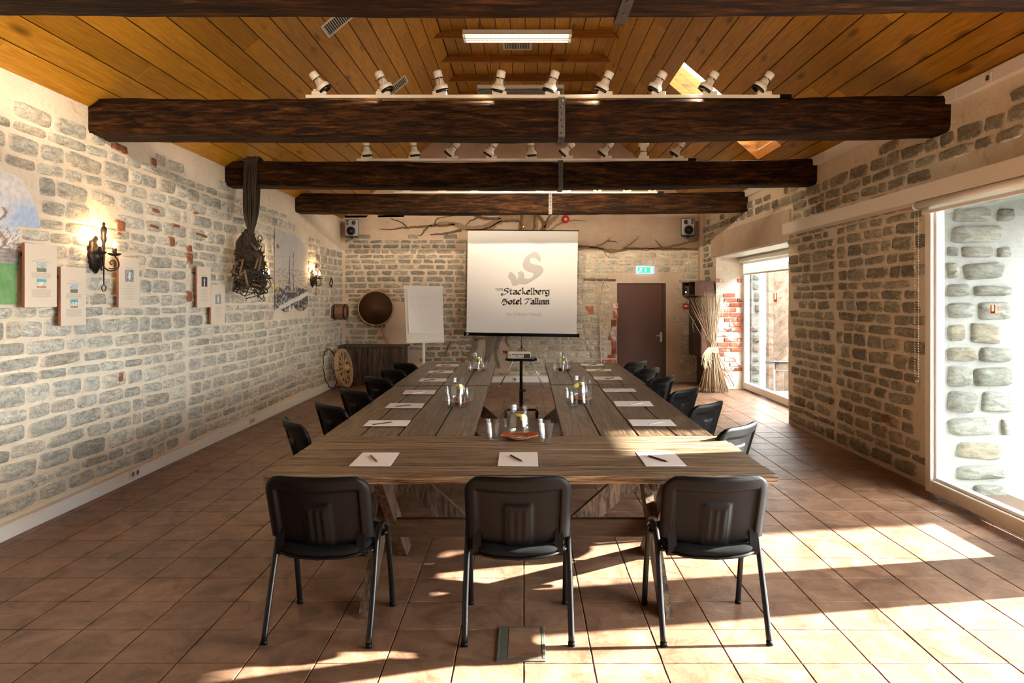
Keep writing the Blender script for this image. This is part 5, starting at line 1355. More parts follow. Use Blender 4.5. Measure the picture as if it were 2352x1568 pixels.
for k in range(120):
    z = r.uniform(1.80, 2.52); t = (2.56-z)/0.62; rad = 0.035+0.125*math.sin(min(1, t*1.1)*PI*0.6); a0 = r.uniform(0, 2*PI); pts = []
    for q in range(7):
        a = a0+q*r.uniform(0.15, 0.5); rr = rad*r.uniform(0.85, 1.35); pts.append(Vector((nx_+rr*math.cos(a), ny_-0.05+rr*math.sin(a), z+r.uniform(-0.05, 0.05)-q*0.012))-o0)
    mb.tube(spline(pts, 3), r.uniform(0.0035, 0.007), 5)
tag(mb.build('tangled_twine', M['rope'], net), kind='stuff')
def npx(px, py, dd=0.0): return P(px, py, 8.38+dd)-o0
for a, b, w in (((535, 628), (543, 600), .016), ((550, 632), (558, 596), .022), ((548, 636), (572, 620), .020), ((585, 618), (593, 592), .022), ((594, 622), (600, 588), .018), ((577, 558), (590, 575), .032), ((566, 645), (569, 660), .03), ((548, 600), (560, 596), .02), ((580, 652), (600, 658), .022), ((562, 620), (568, 655), .026)):
    A, B = npx(*a, r.uniform(-.22, -.12)), npx(*b, r.uniform(-.22, -.12)); m2 = MB(); m2.tube([A, A+(B-A)*0.1, A+(B-A)*0.9, B], [w*0.3, w*0.55, w*0.55, w*0.3], 8); m2.build('wooden_float', M['float'], net)
mb = MB()
def loop(px, py, rx, ry_, w=0.006): mb.tube([npx(px+rx*math.cos(q*2*PI/18), py+ry_*math.sin(q*2*PI/18)*(1+0.15*math.sin(q*2)), 0.01*math.sin(q)) for q in range(18)], w, 5, closed=True)
loop(560, 665, 9, 14); loop(588, 640, 14, 12); loop(592, 648, 15, 9); loop(580, 632, 12, 14); loop(553, 570, 5, 5); loop(597, 548, 5, 8); loop(590, 655, 14, 5, .010); loop(548, 640, 9, 7); loop(585, 645, 10, 8); loop(566, 652, 12, 10); loop(573, 640, 16, 11); loop(555, 655, 7, 12); loop(596, 630, 8, 16)
mb.tube(spline([npx(564, 675), npx(566, 686), npx(564, 692)], 3), 0.004, 5); tag(mb.build('rope_loops', M['rope'], net), kind='stuff')

# ------------------------------------------------------------------ keg, ring, sieve on the walls
kc = P(774, 716, 13.15); e = empty('wooden_keg', (XL+0.03, 13.15, kc.z), 0, 'small dark wooden keg hanging by a cord on the left wall near the corner', 'keg')
m_ = Matrix.Rotation(R(90), 4, 'Y')
mb = MB(); mb.lathe([(0.13, 0.0), (0.145, 0.03), (0.155, 0.13), (0.145, 0.24), (0.135, 0.27), (0.122, 0.27), (0.120, 0.258)], 24, m_); mb.build('staves', M['barrel'], e)
mb = MB(); mb.lathe([(0.001, 0.262), (0.121, 0.262), (0.121, 0.25)], 24, m_); mb.build('lid', M['barrel'], e)
for z in (0.03, 0.215):
    mb = MB(); mb.lathe([(0.146, z), (0.152, z+0.003), (0.154, z+0.03), (0.149, z+0.032)], 24, m_); mb.build('hoop', M['iron'], e)
mb = MB(); mb.tube([(0.10, -0.13, 0.05), (0.04, -0.10, 0.20), (0.02, -0.02, 0.58)], 0.005, 6); mb.tube([(0.10, 0.12, 0.08), (0.04, 0.10, 0.20), (0.02, -0.02, 0.58)], 0.005, 6); mb.build('hanging_cord', M['rope_light'], e)
rc = P(760.5, 649, 13.1); mb = MB(); mb.tube([(0.02+0.01*math.sin(k), 0.07*math.cos(2*PI*k/20)*1.0, 0.085*math.sin(2*PI*k/20)) for k in range(20)], 0.010, 8, closed=True)
tag(mb.build('iron_ring', M['iron'], None, loc=(XL+0.02, 12.98, rc.z)), 'small dark iron ring hanging on the left wall above the keg', 'ring')
sp_ = P(861, 708, 13.75); e = empty('wooden_sieve', (sp_.x, YB-0.06, sp_.z), R(-7), 'large round wooden sieve hanging on the back wall above the dark counter', 'sieve'); e.rotation_euler = (R(-2), 0, R(9))
m_ = Matrix.Rotation(R(90), 4, 'X')
mb = MB(); mb.lathe([(0.355, -0.0), (0.355, 0.15), (0.342, 0.155), (0.332, 0.15), (0.332, 0.0)], 48, m_, closed=True); mb.build('rim', M['sieve_rim'], e)
mb = MB(); mb.lathe([(0.001, 0.125), (0.30, 0.12), (0.337, 0.13)], 48, m_); mb.build('woven_mesh', M['sieve_mesh'], e)
mb = MB(); mb.tube(spline([P(876, 742, 13.88), P(878, 757, 13.88), P(884, 772, 13.88), P(891, 786, 13.88), P(893, 797, 13.88)], 5), [0.022]*3+[0.018]*8+[0.022]*10, 8)
tag(mb.build('twisted_root', M['rope_light'], None), 'pale twisted root hanging from the sieve down to the counter', 'root')

# dark boarded counter in the corner
e = empty('boarded_counter', (-3.0, 13.6, 0), 0, 'dark stained boarded counter in the back left corner behind the cart wheel', 'counter'); x0, x1 = -3.62, -2.36
z = 0.745; k = 0; x = x0
while x < x1-0.02:
    w = 0.105+0.02*math.sin(k*2.1); x2 = min(x+w, x1); MB().box(x+3.0+0.002, x2+3.0-0.002, -0.15+0.004*math.sin(k*5), -0.125, 0.0, z, bev=0.003).build('board', M['bar_wood'], e); x = x2; k += 1
MB().box(x0+3.0-0.03, x1+3.0+0.05, -0.18, 0.29, z, z+0.035, bev=0.006).build('counter_top', M['bar_wood'], e)
MB().box(x1+3.0-0.03, x1+3.0, -0.125, 0.27, 0.0, z, bev=0.004).build('side_panel', M['bar_wood'], e)
MB().box(x1+3.0-0.045, x1+3.0+0.012, -0.165, -0.14, 0.0, z, bev=0.004).build('corner_post', M['bar_wood'], e)

# cart wheel leaning on the wall, with a wreath of wire behind it
WR = 0.375; e = empty('cart_wheel', (-3.43, 13.02, WR), 0, 'pale wooden cart wheel leaning on the left wall by the counter', 'wheel'); e.rotation_euler = (0, R(-9), R(-6))
mR = Matrix.Rotation(R(90), 4, 'Y')
for k in range(6):
    a0, a1 = k*60+1.0, k*60+59.0; m2 = MB(); vs = []; fs = []; n = 9
    for i in range(n+1):
        a = R(a0+(a1-a0)*i/n)
        for (rr, xx) in ((WR-0.068, -0.032), (WR, -0.036), (WR, 0.036), (WR-0.068, 0.032)): vs.append((xx, rr*math.cos(a), rr*math.sin(a)))
    for i in range(n):
        for q in range(4): fs.append((i*4+q, i*4+(q+1) % 4, i*4+4+(q+1) % 4, i*4+4+q))
    fs += [(3,2,1,0), (n*4, n*4+1, n*4+2, n*4+3)]; m2.add(vs, fs); m2.build('felloe', M['wheel'], e)
for k in range(12):
    a = R(k*30+15); m2 = MB(); m2.tube([(0.01*(1 if k % 2 else -1), 0.05*math.cos(a), 0.05*math.sin(a)), (0, 0.18*math.cos(a), 0.18*math.sin(a)), (0, (WR-0.06)*math.cos(a), (WR-0.06)*math.sin(a))], [0.018, 0.022, 0.016], 8); m2.build('spoke', M['wheel'], e)
mb = MB(); mb.lathe([(0.022, -0.11), (0.050, -0.11), (0.058, -0.06), (0.075, -0.03), (0.075, 0.03), (0.058, 0.07), (0.050, 0.12), (0.022, 0.12), (0.022, 0.10), (0.001, 0.10)], 20, mR); mb.build('hub', M['wheel'], e)
mb = MB(); mb.tube([(0, 0.36*(1+0.06*math.sin(k*1.9))*math.cos(2*PI*k/36), 0.37*(1+0.05*math.sin(k*2.7))*math.sin(2*PI*k/36)) for k in range(36)], 0.009, 6, closed=True)
o = mb.build('chain_wreath', M['iron'], None, loc=(-3.60, 12.72, 0.40), rot=(0, R(-8), R(-4))); tag(o, 'rusty twisted wire hoop leaning on the wall behind the cart wheel', 'hoop')

# ------------------------------------------------------------------ flip chart
def quad_slab(mb, pts, t):
    vs = list(pts)+[p+Vector((0, t, 0)) for p in pts]; return mb.add(vs, [(0,1,2,3),(7,6,5,4),(0,4,5,1),(1,5,6,2),(2,6,7,3),(3,7,4,0)])
FD = 12.1; fo = Vector((P(972, 0, FD).x, FD, 0)); e = empty('flip_chart', fo, 0, 'white flip chart stand with blank squared pad', 'flip chart')
def fp(px, py, dy=0.0): return P(px, py, FD)+Vector((0, dy, 0))-fo
mb = MB(); quad_slab(mb, [fp(928, 657), fp(1016, 659), fp(1020, 787), fp(934, 788)], 0.02); mb.build('easel_board', M['white'], e)
mb = MB(); quad_slab(mb, [fp(927, 655, -.03), fp(1017, 657, -.03), fp(1017, 665, -.03), fp(927, 663, -.03)], 0.05); mb.build('clamp_bar', M['white'], e)
vs = []; fs = []; mb = MB()
for j in range(11):
    t = j/10
    for i in range(9):
        u = i/8; x = 935+(1013-935)*u+5*t; y = 664+(764-664)*t; vs.append(fp(x, y, -0.012-0.03*math.exp(-u*5)*t**2))
for j in range(10):
    for i in range(8): a = j*9+i; fs.append((a, a+1, a+10, a+9))
mb.add(vs, fs, True); pad_ = mb.build('paper_pad', M['paper'], e)
mb = MB()
for k in range(1, 22): x = 939+k*3.4; mb.bar(fp(x, 668, -0.0145), fp(x+4.6, 760, -0.0155), 0.0012, 0.0006, (0, 1, 0))
for k in range(1, 27): y = 666+k*3.6; mb.bar(fp(941+k*.16, y, -0.0150), fp(1012+k*.19, y, -0.0145), 0.0012, 0.0006, (0, 1, 0))
mb.build('grid_lines', M['ink_light'], pad_)
mb = MB(); quad_slab(mb, [fp(935, 783, -.06), fp(1019, 782, -.06), fp(1019, 786, -.06), fp(935, 787, -.06)], 0.06); mb.build('pen_ledge', M['white'], e)
mb = MB(); mb.tube([(0, 0.05, 0.04), (0, 0.05, 1.0)], 0.028, 16); mb.build('pole', M['white'], e)
for k in range(5):
    a = R(90+72*k); m2 = MB(); m2.bar((0, 0.05, 0.05), (0.32*math.cos(a), 0.05+0.32*math.sin(a), 0.035), 0.04, 0.03, (0, 0, 1)); m2.build('leg', M['white'], e)

# ------------------------------------------------------------------ projection screen
SD = 13.25; so_ = Vector((P(1198, 0, SD).x, SD, 0)); scr = empty('projection_screen', so_, 0, 'white pull-up projection screen showing a grey logo and lettering, on a tripod', 'screen')
def sp(px, py, dy=0.0): return P(px, py, SD)+Vector((0, dy, 0))-so_
mb = MB(); quad_slab(mb, [sp(1074.5, 529.5), sp(1327.5, 531), sp(1324.5, 768), sp(1071.5, 764)], 0.003); mb.build('screen_fabric', M['screen'], scr)
mb = MB(); mb.tube([sp(1072, 527.5), sp(1330, 530)], 0.010, 10); mb.build('top_bar', M['black_metal'], scr)
mb = MB(); mb.tube([sp(1067, 766.5, 0.01), sp(1329, 770.5, 0.01)], 0.033, 16); hs = mb.build('roller_case', M['black_plastic'], scr)
mb = MB(); mb.tube([sp(1065.5, 766.5, 0.01), sp(1068, 766.6, 0.01)], 0.042, 14); mb.tube([sp(1328, 770.4, 0.01), sp(1330.5, 770.5, 0.01)], 0.042, 14); mb.build('end_cap', M['black_plastic'], hs)
mb = MB(); mb.lathe([(0.001, 0.0), (0.024, 0.0), (0.024, 0.002), (0.001, 0.002)], 16, Matrix.Translation(sp(1074, 766.7, -0.023)) @ Matrix.Rotation(R(90), 4, 'X') @ Matrix.Scale(0.55, 4, (0, 1, 0))); mb.build('oval_badge', M['white'], hs)
mb = MB(); mb.tube([Vector((0, 0.03, 0.45)), Vector((0, 0.03, 3.10))], 0.014, 10); mb.tube([sp(1202, 515, 0.03), sp(1202, 526, 0.03)], 0.012, 8); mb.build('mast', M['chrome'], scr)
for (px, py, dd) in ((1146, 892, 13.0), (1250, 891, 13.0), (1199, 880, 13.7)):
    f = P(px, 0, dd); f.z = 0.012; f -= so_; top = Vector((0, 0.03, 0.80)); m2 = MB(); m2.tube([f, top], 0.012, 8); m2.tube([f, f+(top-f)*0.03], 0.018, 8); m2.build('leg', M['chrome'], scr)
    m2 = MB(); m2.tube([f+(top-f)*0.55, Vector((0, 0.03, 0.36))], 0.006, 6); m2.build('strut', M['chrome'], scr)
# lettering: a broad nib drawn along each letter's strokes
def sx(x, y, dy=-0.004): return sp(1040+x/5.228, 500+y/5.228, dy)
LOGO = [(1043,525),(1048,490),(1035,440),(1015,412),(990,408),(955,415),(905,445),(865,485),(842,535),(840,580),(858,618),(900,643),(948,655),(968,672),(968,695),(950,718),(920,730),(885,732),(846,718),(855,690),(845,658),(820,638),(775,660),(790,685),(785,712),(770,755),(752,700),(720,660),(685,645),(660,708),(690,745),(705,780),(715,812),(780,800),(784,785),(820,793),(857,797),(900,780),(960,745),(1040,690),(1075,650),(1083,610),(1060,580),(1010,565),(945,550),(920,527),(916,495),(930,475),(955,471),(1000,490)]
def flat_poly(name, pts, mat, dy, parent):
    from mathutils.geometry import tessellate_polygon
    tri = tessellate_polygon([[Vector((x, -y, 0)) for x, y in pts]]); me = bpy.data.meshes.new(name); me.from_pydata([tuple(sx(x, y, dy)) for x, y in pts], [], [tuple(q) for q in tri])
    me.materials.append(M[mat]); o = bpy.data.objects.new(name, me); C.objects.link(o); setparent(o, parent); return o
flat_poly('emblem_edge', [(x+5, y+4) for x, y in LOGO], 'ink_edge', -0.0015, scr); flat_poly('emblem', LOGO, 'ink_light', -0.003, scr)
GL = {'v': (0.62, [[(0, .95), (.14, .9), (.22, .1)], [(.22, .05), (.5, .35), (.52, .8), (.38, 1.0)]]), 'o': (0.62, [[(.28, 1), (.05, .75), (.06, .25), (.28, 0), (.5, .25), (.5, .75), (.28, 1)]]), 'n': (0.66, [[(0, .9), (.12, .95), (.12, .05), (.2, 0)], [(.12, .75), (.36, 1.0), (.48, .8), (.48, .1), (.58, .04)]]),
      't': (0.48, [[(.18, 1.35), (.16, .2), (.26, .02), (.4, .1)], [(0, 1.0), (.40, 1.02)]]), 'a': (0.62, [[(.06, .95), (.36, .98), (.44, .8), (.44, .1), (.55, .02)], [(.44, .55), (.12, .48), (.06, .18), (.2, .0), (.42, .18)]]), 'c': (0.54, [[(.44, .9), (.26, 1), (.06, .75), (.06, .25), (.24, .0), (.44, .12)]]),
      'k': (0.60, [[(.02, 1.45), (.12, 1.5), (.12, .0)], [(.42, .98), (.16, .56)], [(.18, .56), (.44, .08), (.54, .02)]]), 'e': (0.56, [[(.10, .5), (.42, .62), (.38, .95), (.2, 1), (.06, .7), (.08, .2), (.26, 0), (.46, .14)]]), 'l': (0.30, [[(.02, 1.45), (.12, 1.5), (.12, .14), (.22, .0)]]),
      'b': (0.62, [[(.02, 1.45), (.12, 1.5), (.12, .12), (.28, 0), (.48, .3), (.46, .8), (.32, 1.0), (.14, .8)]]), 'r': (0.46, [[(0, .9), (.12, .95), (.12, .0)], [(.12, .72), (.30, 1.0), (.42, .9)]]), 'g': (0.62, [[(.44, .95), (.2, 1), (.06, .72), (.08, .3), (.24, .1), (.44, .3)], [(.46, 1.0), (.46, -.1), (.36, -.42), (.1, -.40), (.04, -.24)]]),
      'i': (0.30, [[(.02, .92), (.12, .95), (.12, .12), (.22, .0)], [(.10, 1.32), (.16, 1.42)]]), ' ': (0.42, []),
      'S': (0.95, [[(.86, 1.34), (.62, 1.52), (.34, 1.36), (.34, 1.05), (.70, .72), (.76, .34), (.44, .0), (.02, -.22), (-.06, .10), (.12, .22)]]), 'H': (0.92, [[(.10, .86), (.18, 1.34), (.52, 1.22), (.74, 1.42)], [(.62, 1.16), (.32, .86), (.06, .62), (-.04, .22)], [(.10, .64), (.42, .84), (.70, .60), (.66, .12), (.36, -.24), (.14, -.04), (.32, .12)]]), 'T': (0.86, [[(-.04, 1.06), (.10, 1.40), (.54, 1.36), (.98, 1.46)], [(.54, 1.32), (.36, .70), (.24, .20), (.02, .06)]])}
def lettering(name, text, x0, x1, base, xh, nib, mat, parent):
    adv = sum(GL[c][0] for c in text); k = (x1-x0)/adv; mb = MB(); x = x0; a = R(40); nx, ny = math.cos(a)*nib/2, math.sin(a)*nib/2
    for c in text:
        w, strokes = GL[c]
        for st in strokes:
            pts = spline([(p[0]*k, p[1]*xh, 0) for p in st], 5) if len(st) > 2 else [Vector((p[0]*k, p[1]*xh, 0)) for p in st]
            for i in range(len(pts)-1):
                A, B = pts[i], pts[i+1]; d = (B-A); e2 = d.normalized()*nib*0.10 if d.length > 1e-6 else Vector((0, 0, 0)); A = A-e2; B = B+e2
                q = [(x+A.x-nx, base-(A.y-ny)), (x+A.x+nx, base-(A.y+ny)), (x+B.x+nx, base-(B.y+ny)), (x+B.x-nx, base-(B.y-ny))]
                th = nib*0.11; dn = Vector((-(B.y-A.y), B.x-A.x, 0)); dn = dn.normalized()*th if dn.length > 1e-6 else dn
                mb.add([sx(px, py) for px, py in q], [(0, 1, 2, 3)])
                mb.add([sx(x+A.x+dn.x, base-(A.y+dn.y), -.0042), sx(x+A.x-dn.x, base-(A.y-dn.y), -.0042), sx(x+B.x-dn.x, base-(B.y-dn.y), -.0042), sx(x+B.x+dn.x, base-(B.y+dn.y), -.0042)], [(0, 1, 2, 3)])
        x += w*k
    mb.build(name, M[mat], parent)
lettering('projected_lettering', 'von', 512, 606, 874, 26, 8, 'ink', scr)
lettering('projected_lettering', 'Stackelberg', 592, 1168, 918, 47, 20, 'ink', scr)
lettering('projected_lettering', 'Hotel', 592, 830, 1036, 45, 22, 'ink', scr)
lettering('projected_lettering', 'Tallinn', 868, 1162, 1036, 45, 22, 'ink', scr)
cu_ = bpy.data.curves.new('projected_lettering', 'FONT'); cu_.body = 'by Unique Hotels'; cu_.size = 1.0; cu_.extrude = 0.0005; cu_.materials.append(M['ink_light'])
tt = bpy.data.objects.new('projected_lettering', cu_); C.objects.link(tt); bpy.context.view_layer.update()
to = bpy.data.objects.new('projected_lettering', bpy.data.meshes.new_from_object(tt)); C.objects.link(to); bpy.data.objects.remove(tt); bpy.context.view_layer.update()
a, b = sx(652, 1172), sx(1068, 1178); tw = to.dimensions.x; k = (b-a).length/max(tw, 0.01)
to.location = a; to.scale = (k, k*1.02, 1); to.rotation_euler = (R(90), R(math.degrees(math.atan2(-(b.z-a.z), b.x-a.x))), 0); setparent(to, scr)

# ------------------------------------------------------------------ projector on its trolley
PD = 9.85; po = Vector((P(1197, 0, PD).x, PD, 0)); tz = 0.835
e = empty('projector_stand', po, 0, 'black projector trolley on castors between the two rows of tables', 'stand')
mb = MB(); mb.box(-0.19, 0.19, -0.15, 0.15, tz-0.022, tz, bev=0.006)
for s in (-1, 1): mb.box(s*0.205-0.02, s*0.205+0.02, -0.11, 0.11, tz-0.018, tz+0.012, bev=0.005)
mb.build('platform', M['black_plastic'], e)
mb = MB(); mb.box(-0.022, 0.022, -0.018, 0.018, 0.36, tz-0.02, bev=0.003); mb.build('upper_post', M['black_metal'], e)
mb = MB(); mb.box(-0.027, 0.027, -0.022, 0.022, 0.09, 0.40, bev=0.003); mb.build('lower_post', M['black_metal'], e)
mb = MB(); mb.tube([(0.02, 0, 0.375), (0.055, 0, 0.375)], 0.006, 8); mb.lathe([(0.001, 0), (0.022, 0.0), (0.022, 0.012), (0.001, 0.014)], 8, Matrix.Translation((0.05, 0, 0.375)) @ Matrix.Rotation(R(90), 4, 'Y')); mb.build('knob', M['black_plastic'], e)
MB().box(-0.028, 0.0, -0.0235, -0.021, 0.372, 0.384).build('red_mark', M['red'], e)
mb = MB(); mb.box(-0.22, 0.22, -0.016, 0.016, 0.085, 0.115, bev=0.003)
mb.build('base_bar', M['black_metal'], e)
for s in (-1, 1):
    leg = MB().box(s*0.225-0.016, s*0.225+0.016, -0.17, 0.17, 0.085, 0.12, bev=0.003).build('foot_rail', M['black_metal'], e)
    for y in (-0.15, 0.15):
        m2 = MB(); m2.lathe([(0.001, -0.018), (0.030, -0.018), (0.034, -0.01), (0.034, 0.01), (0.030, 0.018), (0.001, 0.018)], 16, Matrix.Translation((s*0.225, y, 0.034)) @ Matrix.Rotation(R(90), 4, 'Y')); m2.box(s*0.225-0.024, s*0.225+0.024, y-0.012, y+0.012, 0.05, 0.086, bev=0.003); m2.build('castor', M['black_plastic'], leg)
e = empty('projector', (po.x-0.025, PD-0.01, tz), R(-2), 'beige data projector on the black trolley, rear sockets facing the camera', 'projector')
MB().box(-0.165, 0.165, -0.13, 0.13, 0.012, 0.098, bev=0.012).build('case', M['proj'], e)
mb = MB(); mb.box(0.068, 0.158, -0.1315, -0.128, 0.022, 0.080)
for k in range(6): mb.box(0.072, 0.154, -0.134, -0.1305, 0.026+k*0.0095, 0.030+k*0.0095)
mb.build('vent_grille', M['dark_grille'], e)
mb = MB()
for (x, z, r_) in ((-0.148, .072, .0045), (-0.135, .078, .0045), (-0.135, .066, .0045), (-0.122, .072, .0045), (-0.122, .055, .005), (-0.137, .045, .004), (-0.122, .040, .004), (-.06, .04, .003), (-.02, .04, .006)):
    mb.lathe([(0.001, 0.0), (r_, 0.0), (r_, 0.002), (0.001, 0.002)], 10, Matrix.Translation((x, -0.1305, z)) @ Matrix.Rotation(R(90), 4, 'X'))
for (x0_, x1_, z0_, z1_) in ((-.10, -.062, .070, .080), (-.048, -.010, .070, .080), (.004, .028, .070, .079), (-.055, -.03, .046, .054), (.036, .050, .066, .082), (.045, .058, .03, .04)): mb.box(x0_, x1_, -0.1325, -0.129, z0_, z1_)
mb.build('socket_row', M['black_plastic'], e)
mb = MB(); mb.lathe([(0.028, 0), (0.032, 0.01), (0.030, 0.02), (0.001, 0.018)], 18, Matrix.Translation((-0.08, 0.128, 0.055)) @ Matrix.Rotation(R(-90), 4, 'X')); mb.build('lens', M['black_plastic'], e)
mb = MB()
for (x, y) in ((-0.13, -0.1), (0.13, -0.1), (0, 0.1)): mb.lathe([(0.008, 0.0), (0.010, 0.003), (0.008, 0.014)], 10, Matrix.Translation((x, y, 0)))
mb.build('foot', M['black_plastic'], e)

# ------------------------------------------------------------------ floor outlets
e = empty('floor_outlet', (-0.012, 3.366, 0), 0, 'square metal-framed floor outlet with a tiled lid in front of the middle front chair', 'floor outlet'); w, h = 0.117, 0.170
mb = MB(); mb.box(-w, w, -h, -h+0.022, 0.0, 0.006, bev=0.002); mb.box(-w, w, h-0.014, h, 0.0, 0.006, bev=0.002); mb.box(w-0.018, w, -h+0.022, h-0.014, 0.0, 0.006, bev=0.002); mb.box(-w, -w+0.012, -h+0.022, h-0.014, 0.0, 0.006, bev=0.002)
mb.build('frame', M['cast'], e)
MB().box(-w+0.013, -w+0.050, -h+0.022, h-0.014, 0.0, 0.0045, bev=0.001).build('cable_flap', M['cast'], e)
MB().box(-w+0.053, w-0.020, -h+0.024, h-0.016, 0.0, 0.0048, bev=0.001).build('tile_inset', M['tile'], e)
for (px, lab) in ((1179, 'small grey floor socket lid left of the projector trolley'), (1210, 'small grey floor socket lid right of the projector trolley')):
    c = onz(px, 918, 0); e = empty('floor_socket', (c.x, c.y, 0), 0, lab, 'floor socket', 'floor socket lids')
    MB().box(-0.05, 0.05, -0.11, 0.11, 0, 0.005, bev=0.0015).build('lid', M['cast'], e); MB().box(-0.02, 0.02, -0.015, 0.015, 0.004, 0.009, bev=0.001).build('catch', M['chrome'], e)

# ------------------------------------------------------------------ back wall fittings
bc = P(1299, 503, YB-0.06); e = empty('alarm_bell', (bc.x, YB-0.02, bc.z), 0, 'round red alarm bell on the plaster above the screen', 'alarm')
m_ = Matrix.Rotation(R(90), 4, 'X')
mb = MB(); mb.lathe([(0.04, -0.0), (0.045, 0.02), (0.080, 0.022), (0.078, 0.045), (0.055, 0.058), (0.025, 0.062), (0.001, 0.063)], 28, m_); mb.build('bell_dome', M['red'], e)
mb = MB(); mb.lathe([(0.001, 0.0635), (0.022, 0.0625), (0.024, 0.058)], 18, m_); mb.build('centre_disc', M['lamp'], e)
bc = P(1482.5, 620, YB-0.05); e = empty('exit_sign', (bc.x, YB-0.015, bc.z), R(0), 'lit green emergency exit sign above the brown door', 'sign'); w, h = 0.182, 0.072
MB().box(-w, w, -0.05, 0.0, -h, h, bev=0.01).build('case', M['exit_case'], e)
MB().box(-w+0.018, w-0.018, -0.053, -0.049, -h+0.014, h-0.014).build('green_face', M['green'], e)
mb = MB(); yb = -0.0545
def q2(mb, pts): mb.add([Vector((x, yb, z)) for x, z in pts]+[Vector((x, yb+0.0012, z)) for x, z in pts], [(0,1,2,3),(7,6,5,4),(0,4,5,1),(1,5,6,2),(2,6,7,3),(3,7,4,0)])
q2(mb, [(-.098, .030), (-.082, .030), (-.082, .044), (-.098, .044)]); q2(mb, [(-.125, .012), (-.085, .028), (-.090, .034), (-.130, .018)]); q2(mb, [(-.118, -.012), (-.098, -.008), (-.085, .026), (-.105, .024)])
q2(mb, [(-.118, -.012), (-.105, -.014), (-.135, -.044), (-.145, -.036)]); q2(mb, [(-.104, -.010), (-.094, -.014), (-.074, -.030), (-.080, -.038)]); q2(mb, [(-.092, .022), (-.086, .014), (-.064, .022), (-.066, .030)]); mb.build('running_figure', M['exit_white'], e)
mb = MB(); q2(mb, [(-.006, .038), (.006, .038), (.006, -.010), (-.006, -.010)]); q2(mb, [(-.024, -.006), (.024, -.006), (.003, -.034), (-.003, -.034)]); mb.build('down_arrow', M['exit_white'], e)
mb = MB(); q2(mb, [(.105, .044), (.145, .044), (.145, -.044), (.105, -.044)]); mb.build('doorway_symbol', M['exit_white'], e)
def speaker(px, py, dd, yaw, lab, mir):
    c = P(px, py, dd); e = empty('wall_speaker', (c.x, dd, c.z), yaw, lab, 'speaker', 'silver hi-fi speakers'); w, h, dp = 0.135, 0.175, 0.22
    MB().box(-w, w, 0.0, dp, -h, h, bev=0.018).build('cabinet', M['black_plastic'], e)
    MB().box(-w*0.99, w*0.99, -0.018, 0.006, -h*0.98, h*0.98, bev=0.014).build('front_panel', M['silver_plastic'], e)
    mm = Matrix.Rotation(R(90), 4, 'X'); q = mir
    mb = MB(); mb.lathe([(0.098, 0.016), (0.100, 0.026), (0.090, 0.032), (0.084, 0.022)], 28, Matrix.Translation((-0.02*q, 0, -0.062)) @ mm); mb.build('woofer_ring', M['silver_plastic'], e)
    mb = MB(); mb.lathe([(0.084, 0.024), (0.060, 0.019), (0.030, 0.0185), (0.022, 0.026), (0.001, 0.030)], 28, Matrix.Translation((-0.02*q, 0, -0.062)) @ mm); mb.build('woofer_cone', M['speaker_cone'], e)
    mb = MB(); mb.lathe([(0.050, 0.016), (0.051, 0.024), (0.044, 0.028), (0.040, 0.020)], 22, Matrix.Translation((0.035*q, 0, 0.098)) @ mm); mb.build('tweeter_ring', M['silver_plastic'], e)
    mb = MB(); mb.lathe([(0.034, 0.020), (0.012, 0.024), (0.001, 0.024)], 18, Matrix.Translation((0.035*q, 0, 0.098)) @ mm); mb.build('tweeter_cone', M['speaker_cone'], e)
    mb = MB()
    for (x, z) in ((-0.085*q, 0.13), (-0.085*q, 0.075)): mb.lathe([(0.024, 0.016), (0.024, 0.022), (0.016, 0.024), (0.001, 0.020)], 16, Matrix.Translation((x, 0, z)) @ mm)
    mb.build('bass_port', M['speaker_cone'], e)
    mb = MB(); mb.box(-0.03, 0.03, dp*0.4, 0.42, -h-0.015, -h+0.002); mb.build('shelf_bracket', M['black_metal'], e)
speaker(808, 523, 13.55, R(14), 'silver speaker high on the back wall in the left corner', 1); speaker(1580, 521, 13.55, R(-14), 'silver speaker high on the back wall in the right corner', -1)
c = P(1574, 703, YB); e = empty('fire_call_point', (c.x, YB-0.02, c.z), 0, 'small red fire call point left of the dark cabinet', 'call point')
MB().box(-0.055, 0.055, -0.035, 0.0, -0.055, 0.055, bev=0.006).build('case', M['red'], e); MB().box(-0.033, 0.033, -0.038, -0.034, -0.018, 0.022).build('glass_plate', M['white'], e)
c = P(1564.5, 829, YB); e = empty('light_switch', (c.x, YB-0.018, c.z), 0, 'small white outlet low on the back wall by the cabinet', 'switch'); MB().box(-0.03, 0.03, -0.02, 0.0, -0.035, 0.035, bev=0.005).build('cover', M['white'], e); MB().box(-0.014, 0.014, -0.026, -0.018, -0.018, 0.018, bev=0.003).build('rocker', M['white'], e)
# hay rake on the wall
e = empty('hay_rake', (bx(1376), YB-0.055, bz(643)), 0, 'old wooden hay rake hanging upright on the back wall beside the door', 'rake'); o0 = Vector((bx(1376), YB-0.055, bz(643)))
def bp(px, py, dy=0.0): return Vector((bx(px), YB-0.055+dy, bz(py)))-o0
mb = MB(); mb.bar(bp(1340, 641.5), bp(1413, 642.5), 0.030, 0.025, (0, 1, 0)); hb = mb.build('head_bar', M['barrel'], e)
mb = MB()
for k in range(11): a = bp(1344+k*6.5, 642); mb.tube([a, a+Vector((0, -0.07, 0.005))], 0.006, 6)
mb.build('teeth', M['barrel'], hb)
mb = MB(); mb.tube(spline([bp(1368, 643), bp(1374, 660), bp(1377, 680), bp(1377, 720), bp(1378, 770), bp(1379, 815), bp(1381, 850)], 4), 0.014, 8); mb.tube(spline([bp(1386, 643), bp(1380, 662), bp(1377, 682)], 4), 0.010, 8); mb.build('handle', M['reed'], e)

